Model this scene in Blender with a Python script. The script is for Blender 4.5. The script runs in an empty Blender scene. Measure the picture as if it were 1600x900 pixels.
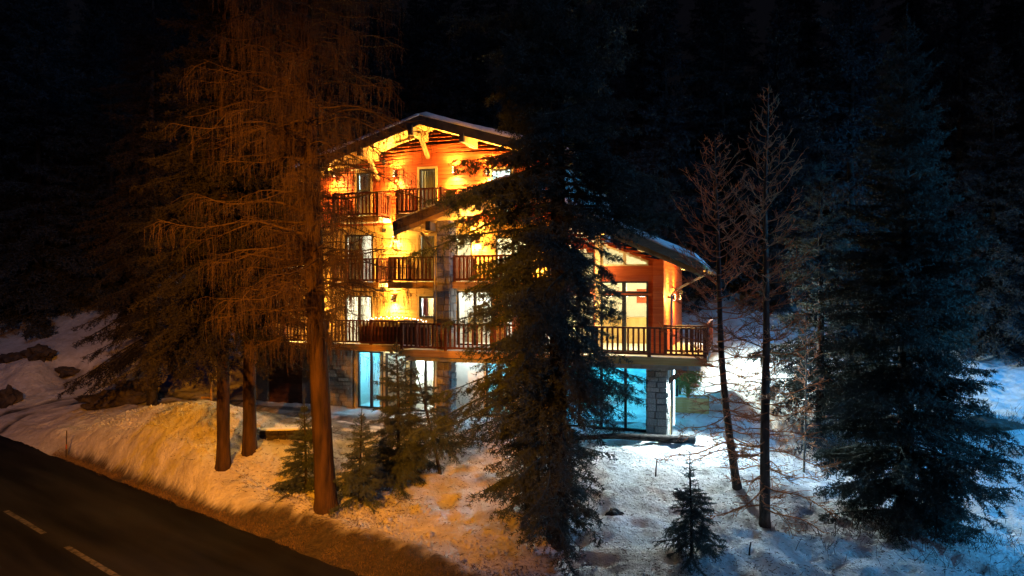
import bpy, math, random
import numpy as np
from mathutils import Vector, Matrix
R = math.radians
scene = bpy.context.scene
COL = scene.collection

# ------------------------------------------------------------------ camera
EYE = 6.4                       # metres above the road
FPX = 1066.7                    # focal length in photograph pixels (24 mm on 36 mm)
cam_d = bpy.data.cameras.new("camera"); cam = bpy.data.objects.new("camera", cam_d); COL.objects.link(cam)
cam_d.sensor_width = 36; cam_d.lens = 24; cam_d.clip_start = 0.1; cam_d.clip_end = 2000
cam.location = (0, 0, EYE); cam.rotation_euler = (R(90), 0, 0)
scene.camera = cam
# ------------------------------------------------------------------ night sky, moon, exposure
MOON_EL, MOON_AZ = 38, 150
w = bpy.data.worlds.new("World"); scene.world = w; w.use_nodes = True
nt = w.node_tree; bg = nt.nodes["Background"]
sky = nt.nodes.new("ShaderNodeTexSky"); sky.sky_type = 'NISHITA'; sky.sun_disc = False
sky.sun_elevation = R(MOON_EL); sky.sun_rotation = R(MOON_AZ)
tint = nt.nodes.new("ShaderNodeMix"); tint.data_type = 'RGBA'; tint.blend_type = 'MULTIPLY'; tint.inputs[0].default_value = 1
tint.inputs[7].default_value = (0.16, 0.24, 1.0, 1)
nt.links.new(sky.outputs[0], tint.inputs[6]); nt.links.new(tint.outputs[2], bg.inputs[0])
bg.inputs[1].default_value = 0.004
ml = bpy.data.lights.new("moon", 'SUN'); mo = bpy.data.objects.new("moon", ml); COL.objects.link(mo)
ml.energy = 0.2; ml.angle = R(0.5); ml.color = (0.55, 0.66, 1.0)
ma = R(MOON_AZ)
mdir = Vector((math.sin(ma) * math.cos(R(MOON_EL)), math.cos(ma) * math.cos(R(MOON_EL)), math.sin(R(MOON_EL))))
mo.rotation_euler = mdir.to_track_quat('Z', 'Y').to_euler()
scene.view_settings.view_transform = 'Standard'; scene.view_settings.look = 'None'
scene.view_settings.exposure = 0; scene.view_settings.gamma = 1
scene.render.engine = 'CYCLES'
scene.cycles.max_bounces = 5; scene.cycles.diffuse_bounces = 3; scene.cycles.glossy_bounces = 2
scene.cycles.transparent_max_bounces = 8; scene.cycles.transmission_bounces = 2
scene.cycles.caustics_reflective = False; scene.cycles.caustics_refractive = False
scene.cycles.sample_clamp_indirect = 3
try:
    scene.cycles.use_denoising = True
except Exception:
    pass

# ------------------------------------------------------------------ materials
def mat(name, col, rough=0.8, col2=None, scale=5.0, bump=0.0, bscale=None, spec=0.3, metal=0.0, stretch=None,
        emit=None, estr=0.0, rnd=0.0, detail=4, bdist=0.02, lo=.35, hi=.65):
    m = bpy.data.materials.new(name); m.use_nodes = True
    t = m.node_tree; b = t.nodes["Principled BSDF"]
    b.inputs["Roughness"].default_value = rough; b.inputs["Specular IOR Level"].default_value = spec
    b.inputs["Metallic"].default_value = metal
    b.inputs["Base Color"].default_value = (*col, 1)
    co = t.nodes.new("ShaderNodeTexCoord"); mp = t.nodes.new("ShaderNodeMapping")
    t.links.new(co.outputs["Object"], mp.inputs[0])
    if stretch: mp.inputs["Scale"].default_value = stretch
    last = None
    if col2 is not None:
        n = t.nodes.new("ShaderNodeTexNoise"); n.inputs["Scale"].default_value = scale; n.inputs["Detail"].default_value = detail
        t.links.new(mp.outputs[0], n.inputs["Vector"])
        r = t.nodes.new("ShaderNodeValToRGB"); r.color_ramp.elements[0].position = lo; r.color_ramp.elements[1].position = hi
        r.color_ramp.elements[0].color = (*col, 1); r.color_ramp.elements[1].color = (*col2, 1)
        t.links.new(n.outputs["Fac"], r.inputs[0]); last = r.outputs[0]
    if rnd:
        oi = t.nodes.new("ShaderNodeObjectInfo"); mr = t.nodes.new("ShaderNodeMapRange")
        mr.inputs["To Min"].default_value = 1 - rnd; mr.inputs["To Max"].default_value = 1 + rnd
        t.links.new(oi.outputs["Random"], mr.inputs["Value"])
        mx = t.nodes.new("ShaderNodeMix"); mx.data_type = 'RGBA'; mx.blend_type = 'MULTIPLY'; mx.inputs[0].default_value = 1
        mx.inputs[6].default_value = (*col, 1)
        if last: t.links.new(last, mx.inputs[6])
        t.links.new(mr.outputs[0], mx.inputs[7]); last = mx.outputs[2]
    if last: t.links.new(last, b.inputs["Base Color"])
    if bump:
        n2 = t.nodes.new("ShaderNodeTexNoise"); n2.inputs["Scale"].default_value = bscale or scale; n2.inputs["Detail"].default_value = 5
        t.links.new(mp.outputs[0], n2.inputs["Vector"])
        bp = t.nodes.new("ShaderNodeBump"); bp.inputs["Strength"].default_value = bump; bp.inputs["Distance"].default_value = bdist
        t.links.new(n2.outputs["Fac"], bp.inputs["Height"]); t.links.new(bp.outputs[0], b.inputs["Normal"])
    if emit:
        b.inputs["Emission Color"].default_value = (*emit, 1); b.inputs["Emission Strength"].default_value = estr
    return m

def glass_mat(name, tint=(0.9, 0.95, 0.95), gl=0.08):
    m = bpy.data.materials.new(name); m.use_nodes = True; t = m.node_tree; t.nodes.remove(t.nodes["Principled BSDF"])
    tr = t.nodes.new("ShaderNodeBsdfTransparent"); tr.inputs[0].default_value = (*tint, 1)
    g = t.nodes.new("ShaderNodeBsdfGlossy"); g.inputs["Roughness"].default_value = 0.05
    mx = t.nodes.new("ShaderNodeMixShader"); mx.inputs[0].default_value = gl
    t.links.new(tr.outputs[0], mx.inputs[1]); t.links.new(g.outputs[0], mx.inputs[2])
    t.links.new(mx.outputs[0], t.nodes["Material Output"].inputs[0]); return m

M = {}
M['needle'] = mat('spruce_needles', (0.055, 0.075, 0.07), .8, (0.085, 0.11, 0.095), 1.2, rnd=.2, spec=.2)
M['needle_warm'] = mat('spruce_needles_dry', (0.045, 0.05, 0.02), .75, (0.08, 0.075, 0.03), 1.2, rnd=.1, spec=.2)
M['needle_dark'] = mat('dark_spruce_needles', (0.018, 0.017, 0.022), .8, (0.032, 0.029, 0.034), 1.2, spec=.1)
M['needle_far'] = mat('far_spruce_needles', (0.03, 0.036, 0.042), .8, (0.045, 0.052, 0.055), .8, rnd=.3, spec=.1)
M['bark'] = mat('bark', (0.022, 0.018, 0.016), .9, (0.055, 0.046, 0.042), 6, bump=.9, bscale=14, stretch=(1, 1, .22), bdist=.04)
M['bark_red'] = mat('larch_bark', (0.02, 0.011, 0.007), .9, (0.075, 0.04, 0.02), 5, bump=1, bscale=12, stretch=(1, 1, .2), bdist=.05)
M['bark_grey'] = mat('young_larch_bark', (0.05, 0.042, 0.036), .9, (0.16, 0.13, 0.105), 9, bump=.8, bscale=16, stretch=(1, 1, .3))
M['bark_far'] = mat('dark_bark', (0.012, 0.010, 0.009), .95, (0.03, 0.025, 0.02), 6)
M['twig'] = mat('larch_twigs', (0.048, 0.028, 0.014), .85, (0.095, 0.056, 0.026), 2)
M['twig_grey'] = mat('bare_twigs', (0.42, 0.16, 0.07), .85, (0.58, 0.25, 0.12), 2)  # orange lamp light worked into the colour of the bare twigs
M['asphalt'] = mat('asphalt', (0.004, 0.005, 0.008), .95, (0.017, 0.018, 0.024), 1.1, bump=.5, bscale=60, bdist=.01, spec=.08, detail=8)
_mp = next(n for n in M['asphalt'].node_tree.nodes if n.type == 'MAPPING')
_mp.vector_type = 'TEXTURE'; _mp.inputs['Rotation'].default_value = (0, 0, math.atan2(.611, -.791)); _mp.inputs['Scale'].default_value = (9, .9, 1)
M['road_paint'] = mat('road_paint', (0.085, 0.08, 0.078), .9, (0.02, 0.02, 0.02), 7, lo=.45, hi=.62, detail=8)
M['wood_gable'] = mat('stained_pine_boards', (0.36, 0.055, 0.012), .6, (0.50, 0.11, 0.025), 3, stretch=(.3, 1, 5), bump=.2, bscale=9)
M['wood_pale'] = mat('pale_pine_boards', (0.50, 0.28, 0.085), .6, (0.62, 0.39, 0.14), 3, stretch=(.3, 1, 5), bump=.2, bscale=9)
M['wood_beam'] = mat('honey_beam', (0.5, 0.3, 0.1), .6, (0.62, 0.4, 0.16), 4, stretch=(1, 1, .4))
M['wood_dark'] = mat('dark_stained_wood', (0.045, 0.02, 0.013), .6, (0.09, 0.04, 0.022), 4, stretch=(.4, 1, 1))
M['wood_rail'] = mat('red_brown_railing_wood', (0.10, 0.026, 0.013), .6, (0.17, 0.05, 0.022), 6)
M['fascia'] = mat('bitumen_fascia', (0.028, 0.028, 0.032), .6, (0.05, 0.045, 0.045), 5)
M['fascia_low'] = mat('weathered_fascia', (0.14, 0.09, 0.055), .7, (0.22, 0.15, 0.09), 5, stretch=(.4, 1, 3))
M['frame_dark'] = mat('dark_window_frame', (0.03, 0.028, 0.028), .45)
M['frame_wood'] = mat('wood_window_trim', (0.5, 0.33, 0.13), .5, (0.6, 0.42, 0.2), 6)
M['stone'] = mat('grey_stone', (0.20, 0.19, 0.17), .85, (0.36, 0.34, 0.30), 7, bump=.8, bscale=12, rnd=.35)
M['mortar'] = mat('mortar', (0.14, 0.135, 0.125), .95, (0.2, 0.19, 0.175), 12)
M['concrete'] = mat('concrete', (0.32, 0.31, 0.29), .85, (0.42, 0.41, 0.38), 5, bump=.3, bscale=20)
M['plaster'] = mat('pale_plaster', (0.6, 0.6, 0.55), .9, (0.68, 0.68, 0.63), 4)
M['room'] = mat('room_plaster', (0.7, 0.66, 0.56), .9, (0.78, 0.74, 0.65), 3)
M['curtain'] = mat('cream_curtain', (0.75, 0.7, 0.6), .9)
M['pinkc'] = mat('red_curtain', (0.5, 0.12, 0.1), .9)
M['pool_wall'] = mat('pool_room_wall', (0.25, 0.62, 0.72), .7, (0.5, 0.8, 0.85), 3, stretch=(1, 1, 4), bump=.3, bscale=7)
M['pool_tile'] = mat('pool_floor_tile', (0.5, 0.6, 0.62), .3, (0.6, 0.68, 0.7), 8)
M['pool_water'] = mat('pool_water', (0.02, 0.35, 0.5), .08, (0.04, 0.45, 0.6), 2, bump=.4, bscale=6, spec=.6)
M['white_plastic'] = mat('white_plastic', (0.75, 0.75, 0.74), .4)
M['metal'] = mat('galvanised_metal', (0.45, 0.45, 0.45), .4, (0.35, 0.35, 0.36), 9, metal=.9)
M['metal_dark'] = mat('dark_metal', (0.04, 0.04, 0.045), .5, metal=.5)
M['glass'] = glass_mat('window_glass')
M['rock'] = mat('dark_rock', (0.035, 0.028, 0.024), .9, (0.09, 0.075, 0.065), 3, bump=1, bscale=8, bdist=.08)
M['dry'] = mat('dry_grass', (0.16, 0.10, 0.045), .9, (0.26, 0.17, 0.08), 3)
M['debris'] = mat('fallen_needles_and_twigs', (0.05, 0.032, 0.02), .9, (0.1, 0.065, 0.035), 8)
M['shrub'] = mat('green_shrub', (0.16, 0.18, 0.04), .8, (0.26, 0.24, 0.07), 4)
M['bulb'] = mat('bulb', (1, .9, .7), .5, emit=(1, .86, .6), estr=14)
M['lamp_orange'] = mat('sodium_lens', (1, .6, .2), .5, emit=(1, .45, .08), estr=8)
M['lamp_cool'] = mat('cool_lens', (.8, .95, 1), .5, emit=(.75, .95, 1), estr=14)
M['lamp_blue'] = mat('blue_lens', (.3, .6, 1), .5, emit=(.15, .5, 1), estr=8)
M['red'] = mat('red_enamel', (0.55, 0.03, 0.02), .4)
M['snowpole'] = mat('snow_pole_paint', (0.05, 0.035, 0.03), .6)
M['pole_red'] = mat('snow_pole_band', (0.35, 0.08, 0.04), .6)

def snow_material():
    m = bpy.data.materials.new('snow'); m.use_nodes = True; t = m.node_tree; b = t.nodes["Principled BSDF"]
    b.inputs["Roughness"].default_value = .75; b.inputs["Specular IOR Level"].default_value = .25
    geo = t.nodes.new("ShaderNodeNewGeometry")
    def noise(sc, det=5, rgh=.6):
        n = t.nodes.new("ShaderNodeTexNoise"); n.inputs["Scale"].default_value = sc; n.inputs["Detail"].default_value = det
        n.inputs["Roughness"].default_value = rgh; t.links.new(geo.outputs["Position"], n.inputs["Vector"]); return n.outputs["Fac"]
    def ramp(f, a, bb, ca, cb):
        r = t.nodes.new("ShaderNodeValToRGB"); r.color_ramp.elements[0].position = a; r.color_ramp.elements[1].position = bb
        r.color_ramp.elements[0].color = (*ca, 1); r.color_ramp.elements[1].color = (*cb, 1); t.links.new(f, r.inputs[0]); return r.outputs[0]
    def mix(f, a, bb):
        x = t.nodes.new("ShaderNodeMix"); x.data_type = 'RGBA'; t.links.new(f, x.inputs[0])
        for k, val in ((6, a), (7, bb)):
            if isinstance(val, tuple): x.inputs[k].default_value = (*val, 1)
            else: t.links.new(val, x.inputs[k])
        return x.outputs[2]
    base = ramp(noise(1.3, 7, .7), .36, .62, (.58, .555, .53), (.84, .84, .86))
    # dirt thrown up by the snow plough, and needle litter
    specks = ramp(noise(26, 3, .7), .62, .70, (0, 0, 0), (1, 1, 1))
    patch = ramp(noise(.55, 3), .42, .6, (0, 0, 0), (.45, .45, .45))
    mm = t.nodes.new("ShaderNodeMix"); mm.data_type = 'RGBA'; mm.blend_type = 'MULTIPLY'; mm.inputs[0].default_value = 1
    t.links.new(specks, mm.inputs[6]); t.links.new(patch, mm.inputs[7])
    c1 = mix(mm.outputs[2], base, (.16, .11, .06))
    at = t.nodes.new("ShaderNodeAttribute"); at.attribute_name = "dirt"
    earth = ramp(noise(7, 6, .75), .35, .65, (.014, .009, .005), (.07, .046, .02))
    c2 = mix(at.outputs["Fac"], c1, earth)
    at2 = t.nodes.new("ShaderNodeAttribute"); at2.attribute_name = "track"
    ice = ramp(noise(3, 4), .3, .7, (.03, .03, .035), (.17, .17, .18))
    c3 = mix(at2.outputs["Fac"], c2, ice)
    t.links.new(c3, b.inputs["Base Color"])
    ad = t.nodes.new("ShaderNodeMath"); ad.operation = 'ADD'; t.links.new(noise(5, 6, .65), ad.inputs[0])
    sc2 = t.nodes.new("ShaderNodeMath"); sc2.operation = 'MULTIPLY'; sc2.inputs[1].default_value = .35
    t.links.new(noise(28, 3, .6), sc2.inputs[0]); t.links.new(sc2.outputs[0], ad.inputs[1])
    bp = t.nodes.new("ShaderNodeBump"); bp.inputs["Strength"].default_value = 1; bp.inputs["Distance"].default_value = .16
    t.links.new(ad.outputs[0], bp.inputs["Height"]); t.links.new(bp.outputs[0], b.inputs["Normal"])
    return m
M['snow'] = snow_material()
M['snow_plain'] = mat('roof_snow', (0.78, 0.79, 0.82), .7, (0.84, 0.85, 0.87), 2, bump=.5, bscale=5, bdist=.06)

# ------------------------------------------------------------------ helpers
def tag(o, label=None, cat=None, group=None, kind=None):
    if label: o['label'] = label
    if cat: o['category'] = cat
    if group: o['group'] = group
    if kind: o['kind'] = kind
    return o

def empty(name, loc, rz=0, label=None, cat=None, group=None):
    o = bpy.data.objects.new(name, None); COL.objects.link(o); o.location = loc; o.rotation_euler = (0, 0, rz)
    o.empty_display_size = .2
    return tag(o, label, cat, group)

def link(name, me, parent=None, loc=(0, 0, 0)):
    o = bpy.data.objects.new(name, me); COL.objects.link(o); o.parent = parent; o.location = loc
    return o

def np_mesh(name, V, F, m, smooth=False):
    """V (n,3) array, F (k,3|4) array"""
    me = bpy.data.meshes.new(name); V = np.asarray(V, np.float32); F = np.asarray(F, np.int32)
    k = F.shape[1]
    me.vertices.add(len(V)); me.vertices.foreach_set('co', V.ravel())
    me.loops.add(F.size); me.loops.foreach_set('vertex_index', F.ravel())
    me.polygons.add(len(F)); me.polygons.foreach_set('loop_start', np.arange(0, F.size, k, dtype=np.int32))
    me.polygons.foreach_set('loop_total', np.full(len(F), k, np.int32))
    if smooth: me.polygons.foreach_set('use_smooth', np.ones(len(F), bool))
    me.update(calc_edges=True)
    if m: me.materials.append(m)
    return me

class MB:
    def __init__(s): s.v = []; s.f = []
    def add(s, vs, fs):
        n = len(s.v); s.v += [tuple(p) for p in vs]; s.f += [tuple(i + n for i in f) for f in fs]; return s
    def box(s, x0, x1, y0, y1, z0, z1):
        return s.add([(x0, y0, z0), (x1, y0, z0), (x1, y1, z0), (x0, y1, z0), (x0, y0, z1), (x1, y0, z1), (x1, y1, z1), (x0, y1, z1)],
                     [(3, 2, 1, 0), (4, 5, 6, 7), (0, 1, 5, 4), (1, 2, 6, 5), (2, 3, 7, 6), (3, 0, 4, 7)])
    def prism(s, poly, v0, v1):
        """poly of (u,z), counter-clockwise seen from -v, extruded from v0 to v1"""
        n = len(poly); vs = [(u, v0, z) for u, z in poly] + [(u, v1, z) for u, z in poly]
        return s.add(vs, [tuple(range(n)), tuple(range(2 * n - 1, n - 1, -1))] + [((i + 1) % n, i, i + n, (i + 1) % n + n) for i in range(n)])
    def tube(s, pts, rad, n=8, cap=True):
        pts = [Vector(p) for p in pts]; vs = []; fs = []
        for i, p in enumerate(pts):
            d = (pts[min(i + 1, len(pts) - 1)] - pts[max(i - 1, 0)]).normalized()
            a = d.cross(Vector((0, 0, 1)) if abs(d.z) < .95 else Vector((1, 0, 0))).normalized(); b = d.cross(a)
            for k in range(n):
                an = 2 * math.pi * k / n; vs.append(p + (a * math.cos(an) + b * math.sin(an)) * rad[i])
        for i in range(len(pts) - 1):
            for k in range(n): fs.append((i * n + k, i * n + (k + 1) % n, (i + 1) * n + (k + 1) % n, (i + 1) * n + k))
        if cap: fs += [tuple(range(n - 1, -1, -1)), tuple(range((len(pts) - 1) * n, len(pts) * n))]
        return s.add(vs, fs)
    def beam(s, p, q, wdt, hgt):
        """square beam from p to q"""
        p = Vector(p); q = Vector(q); d = (q - p).normalized(); a = d.cross(Vector((0, 0, 1)) if abs(d.z) < .95 else Vector((0, 1, 0))).normalized(); b = a.cross(d)
        vs = [e + a * x * wdt / 2 + b * y * hgt / 2 for e in (p, q) for x, y in ((-1, -1), (1, -1), (1, 1), (-1, 1))]
        return s.add(vs, [(3, 2, 1, 0), (4, 5, 6, 7), (0, 1, 5, 4), (1, 2, 6, 5), (2, 3, 7, 6), (3, 0, 4, 7)])
    def mesh(s, name, m, smooth=False):
        me = bpy.data.meshes.new(name); me.from_pydata(s.v, [], s.f); me.update()
        if m: me.materials.append(m)
        if smooth: me.polygons.foreach_set('use_smooth', np.ones(len(me.polygons), bool))
        return me
    def build(s, name, m, parent=None, loc=(0, 0, 0), smooth=False):
        return link(name, s.mesh(name, m, smooth), parent, loc)

def bevel(o, wd=.01, seg=1):
    b = o.modifiers.new('bevel', 'BEVEL'); b.width = wd; b.segments = seg; b.limit_method = 'ANGLE'; return o

def ground_point(x, y, Y):            # photograph direction and a depth in metres -> world point
    return ((x - 800) / FPX * Y, Y, EYE - (y - 450) / FPX * Y)

# smooth value noise in numpy
def vnoise(x, y, seed=0):
    xi = np.floor(x).astype(np.int64); yi = np.floor(y).astype(np.int64); xf = x - xi; yf = y - yi
    def h(a, b):
        n = (a * 374761393 + b * 668265263 + seed * 1442695041) & 0x7fffffff
        n = ((n ^ (n >> 13)) * 1274126177) & 0x7fffffff
        return ((n ^ (n >> 16)) & 0xffff) / 65535.0
    u = xf * xf * (3 - 2 * xf); v = yf * yf * (3 - 2 * yf)
    return (h(xi, yi) * (1 - u) + h(xi + 1, yi) * u) * (1 - v) + (h(xi, yi + 1) * (1 - u) + h(xi + 1, yi + 1) * u) * v - .5

def sstep(a, b, x):
    t = np.clip((x - a) / (b - a), 0, 1); return t * t * (3 - 2 * t)

# ------------------------------------------------------------------ ground
NX, NY = 0.611, 0.791               # unit normal of the road, pointing at the house
ROAD0 = 9.92
def road_s(X, Y): return NX * X + NY * Y - ROAD0
def road_t(X, Y): return -NY * X + NX * Y
def road_xy(s, t): return (NX * (s + ROAD0) - NY * t, NY * (s + ROAD0) + NX * t)

CP = [(-8, 29, 1.25), (-3, 27.5, 1.25), (2, 26, 1.25), (6, 24.5, 1.2), (-5, 34, 1.25), (4, 31, 1.3), (-12, 31, 1.3), (0, 41, 2.6),
      (-9.5, 27.3, 1.2), (-6, 24.8, 1.2), (8.6, 31, 2.3)]
for q in [(1130, 690, 24), (1150, 600, 28), (1150, 530, 34), (1250, 560, 33), (1280, 690, 25), (1230, 640, 26.5), (1415, 820, 17.2),
          (1600, 850, 16.5), (1600, 700, 22), (1570, 600, 29), (1560, 540, 36), (1400, 900, 14.5), (1100, 890, 14.6), (1195, 825, 17),
          (1145, 765, 19.2), (1000, 740, 20), (1000, 800, 17.5), (870, 860, 15.8), (700, 880, 15.2), (750, 780, 18.5), (615, 755, 20),
          (565, 785, 18.3), (495, 800, 18), (440, 700, 22), (345, 725, 20.9), (390, 710, 21.5), (320, 646, 23.3), (285, 641, 24.1), (245, 645, 24.8),
          (205, 655, 25.8), (165, 668, 26.2), (130, 690, 25.8), (300, 634, 29), (200, 640, 30), (110, 626, 33.8), (40, 638, 33), (220, 606, 34), (150, 565, 38),
          (50, 560, 36.5), (0, 600, 35.5), (100, 598, 37), (0, 530, 42), (1060, 690, 23), (1180, 690, 24.5)]:
    CP.append(ground_point(*q))
CP += [(-40, 32, 2.5), (42, 32, 4.0), (0, 60, 12), (-45, 60, 13), (45, 60, 13), (30, 10, .2), (-26, 34, .6), (22, 46, 8), (-22, 48, 6.5),
       (-60, 20, 1), (70, 10, 1), (10, 8, .1), (20, 4, .1), (12, 45, 6.2), (-8, 48, 5.5), (30, 22, 2.0), (60, 40, 8), (-34, 45, 5)]
for t_ in range(-8, 31, 3): CP.append((*road_xy(.25, t_), .18))
CPa = np.array(CP, float)
def _k(r): return np.sqrt(r * r + 1.0)
_D = _k(np.hypot(CPa[:, None, 0] - CPa[None, :, 0], CPa[:, None, 1] - CPa[None, :, 1])) + np.eye(len(CP)) * -.15
_A = np.zeros((len(CP) + 3, len(CP) + 3)); _A[:len(CP), :len(CP)] = _D
_A[:len(CP), -3] = 1; _A[:len(CP), -2] = CPa[:, 0]; _A[:len(CP), -1] = CPa[:, 1]; _A[-3:, :len(CP)] = _A[:len(CP), -3:].T
_W = np.linalg.solve(_A, np.concatenate([CPa[:, 2], [0, 0, 0]]))
def base_height(X, Y):
    out = _W[-3] + _W[-2] * X + _W[-1] * Y
    for i in range(len(CP)): out = out + _W[i] * _k(np.hypot(X - CPa[i, 0], Y - CPa[i, 1]))
    return out
def drive_mask(X, Y):               # the snowy drive that leaves the road, bends round and runs to the house
    pts = np.array([(-24.4, 27.6), (-23.4, 30), (-23.5, 32), (-22.4, 33.5), (-20.5, 33.9), (-18, 32.8), (-15, 30.6), (-12, 28.8), (-8, 26.6), (-4.8, 25.2)])
    d = np.full(X.shape, 1e9)
    for a, b in zip(pts[:-1], pts[1:]):
        ab = b - a; t = np.clip(((X - a[0]) * ab[0] + (Y - a[1]) * ab[1]) / (ab @ ab), 0, 1)
        d = np.minimum(d, np.hypot(X - a[0] - ab[0] * t, Y - a[1] - ab[1] * t))
    return d
def height(X, Y, fine=True):
    X = np.asarray(X, float); Y = np.asarray(Y, float)
    s = road_s(X, Y); t = road_t(X, Y)
    # far away the slope of the valley takes over from the surveyed points
    rr = np.hypot(X, Y - 28); wf = sstep(45, 75, rr)
    far = 12 + np.clip(Y - 60, -60, 400) * .62 + .05 * np.abs(X)
    far = np.where(Y < 10, 0.3, far)
    g = base_height(X, Y) * (1 - wf) + np.maximum(far, .3) * wf
    d = drive_mask(X, Y); dm = 1 - sstep(1.4, 2.6, d)
    rough = vnoise(X * .8, Y * .8, 1) * .22 + vnoise(X * 2.1, Y * 2.1, 2) * .13
    ridge = np.abs(vnoise(X * 1.1 + 3, Y * 1.1, 5)) * .25
    if fine:
        rough = rough + vnoise(X * 3.4, Y * 3.4, 3) * .085 + vnoise(X * 6.5, Y * 6.5, 4) * .03
        # footprints and sunken prints
        fp = vnoise(X * 3.1, Y * 3.1, 9); rough = rough - np.clip(fp - .2, 0, 1) * .45 + vnoise(X * 1.7, Y * 1.7, 11) * .10 * sstep(-6, 2, X)
    # house plateau is smoother
    hm = np.exp(-(((X + 1) / 9) ** 2 + ((Y - 28.5) / 4.5) ** 2) ** 2)
    g = g + (rough + ridge * .35) * (1 - .8 * dm) * (1 - .75 * hm)
    if fine:                          # wheel ruts in the drive
        g = g - dm * ((np.exp(-((d - .75) / .16) ** 2) * .12 - np.exp(-((d - 1.15) / .12) ** 2) * .05))
    # the verge: earth and old snow rising from the asphalt edge
    wv = sstep(0.0, .7, s + vnoise(X * .9, Y * .9, 7) * .1)
    jn = 1 - sstep(29.5, 33.5, t)     # no bank where the drive meets the road
    lip = np.exp(-((s - 1.0) / .4) ** 2) * .16 * jn * (1 + vnoise(X * 3, Y * 3, 8) * .7)
    g = np.where(s > 0, (g * wv) + lip, -0.06)
    g = np.where(s < -6.9, .15 + rough * .6, g)
    return g
def gz(x, y): return float(height(np.array([x]), np.array([y]))[0])

def spaced(lo, hi, step, far):
    a = list(np.arange(lo, hi, step)); st = step
    up = [hi]; 
    while up[-1] < far: st *= 1.25; up.append(up[-1] + st)
    st = step; dn = [lo - step]
    while dn[-1] > -far: st *= 1.25; dn.append(dn[-1] - st)
    return np.array(dn[::-1] + a + up)
gx = spaced(-27, 22, .115, 420); gy = spaced(12, 37, .115, 420)
GX, GY = np.meshgrid(gx, gy); GZ = height(GX, GY)
nxg, nyg = len(gx), len(gy)
idx = np.arange(nxg * nyg).reshape(nyg, nxg)
F = np.stack([idx[:-1, :-1], idx[:-1, 1:], idx[1:, 1:], idx[1:, :-1]], -1).reshape(-1, 4)
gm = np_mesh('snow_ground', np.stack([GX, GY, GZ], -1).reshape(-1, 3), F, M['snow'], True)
S_ = road_s(GX, GY); T_ = road_t(GX, GY); DM = drive_mask(GX, GY)
VW_ = .38 + .62 * (1 - sstep(13.5, 19, T_))
dirt = (1 - sstep(.75 * VW_, 1.2 * VW_ , S_ + VW_ * (vnoise(GX * 1.3, GY * 1.3, 21) * .35 + vnoise(GX * 6, GY * 6, 22) * .3))) * (1 - sstep(28.5, 31, T_)) * .95
dirt = np.maximum(dirt, sstep(.16, .3, vnoise(GX * .33, GY * .33, 30) + vnoise(GX * 2.2, GY * 2.2, 31) * .35) * sstep(3, 5, S_) * (1 - sstep(-12, -9, GX)) * .5 * sstep(32.5, 33.5, GY))
dirt = np.maximum(dirt, sstep(40, 52, GY + vnoise(GX * .2, GY * .2, 33) * 12) * .97)  # needle-covered forest floor, also coloured dark to stand in for night shade
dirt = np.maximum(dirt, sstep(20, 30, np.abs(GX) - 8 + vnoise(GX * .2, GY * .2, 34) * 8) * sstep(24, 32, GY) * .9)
track = (1 - sstep(1.3, 2.2, DM)) * np.clip(np.exp(-((DM - .75 + vnoise(GX, GY, 23) * .25) / .2) ** 2) + .6 * np.exp(-((DM + vnoise(GX * .7, GY * .7, 24) * .4) / .1) ** 2) + .5 * sstep(.1, .3, vnoise(GX * 1.5, GY * 1.5, 25)), 0, 1)
yard = sstep(-14.5, -13, GX) * (1 - sstep(-5.5, -4.5, GX)) * (1 - sstep(1.6, 2.3, DM + vnoise(GX * 1.2, GY * 1.2, 40) * .9)) * (sstep(-.22, .0, vnoise(GX * 1.6, GY * 1.6, 41) + vnoise(GX * 5, GY * 5, 42) * .4) * .85 + .1)
track = np.maximum(track, yard)
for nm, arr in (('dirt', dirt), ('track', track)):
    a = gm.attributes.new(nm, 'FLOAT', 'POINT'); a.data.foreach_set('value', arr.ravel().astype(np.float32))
tag(link('snow_ground', gm), 'trampled snow over the slope and the banks', kind='structure')

# the road, a separate sheet, with its dashes
def strip(s0, s1, t0, t1, z, ns, ntt, jitter=0, seed=0):
    ss = np.linspace(s0, s1, ns); tt = np.linspace(t0, t1, ntt); S, T = np.meshgrid(ss, tt)
    if jitter:
        e = vnoise(T * 1.7, T * 0 + .5, seed) * jitter
        S = S + e * (S == s1)
    X = NX * (S + ROAD0) - NY * T; Y = NY * (S + ROAD0) + NX * T
    i = np.arange(ns * ntt).reshape(ntt, ns)
    return np.stack([X, Y, np.full_like(X, z)], -1).reshape(-1, 3), np.stack([i[:-1, 1:], i[:-1, :-1], i[1:, :-1], i[1:, 1:]], -1).reshape(-1, 4)
V, F = strip(-6.7, .05, -160, 160, 0.0, 8, 1600, .3, 3)
tag(link('road', np_mesh('road', V, F, M['asphalt'])), 'dark wet asphalt road along the snow bank', kind='structure')
t_first = road_t(*ground_point(10, 797, EYE * FPX / 347)[:2])
for k in range(-9, 12):
    a = t_first - 3.0 + k * 4.45
    V, F = strip(-3.36, -3.22, a, a + 2.95, .004, 2, 14, .02, k)
    tag(link('road_marking', np_mesh('road_marking', V, F, M['road_paint'])), kind='structure')

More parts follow.
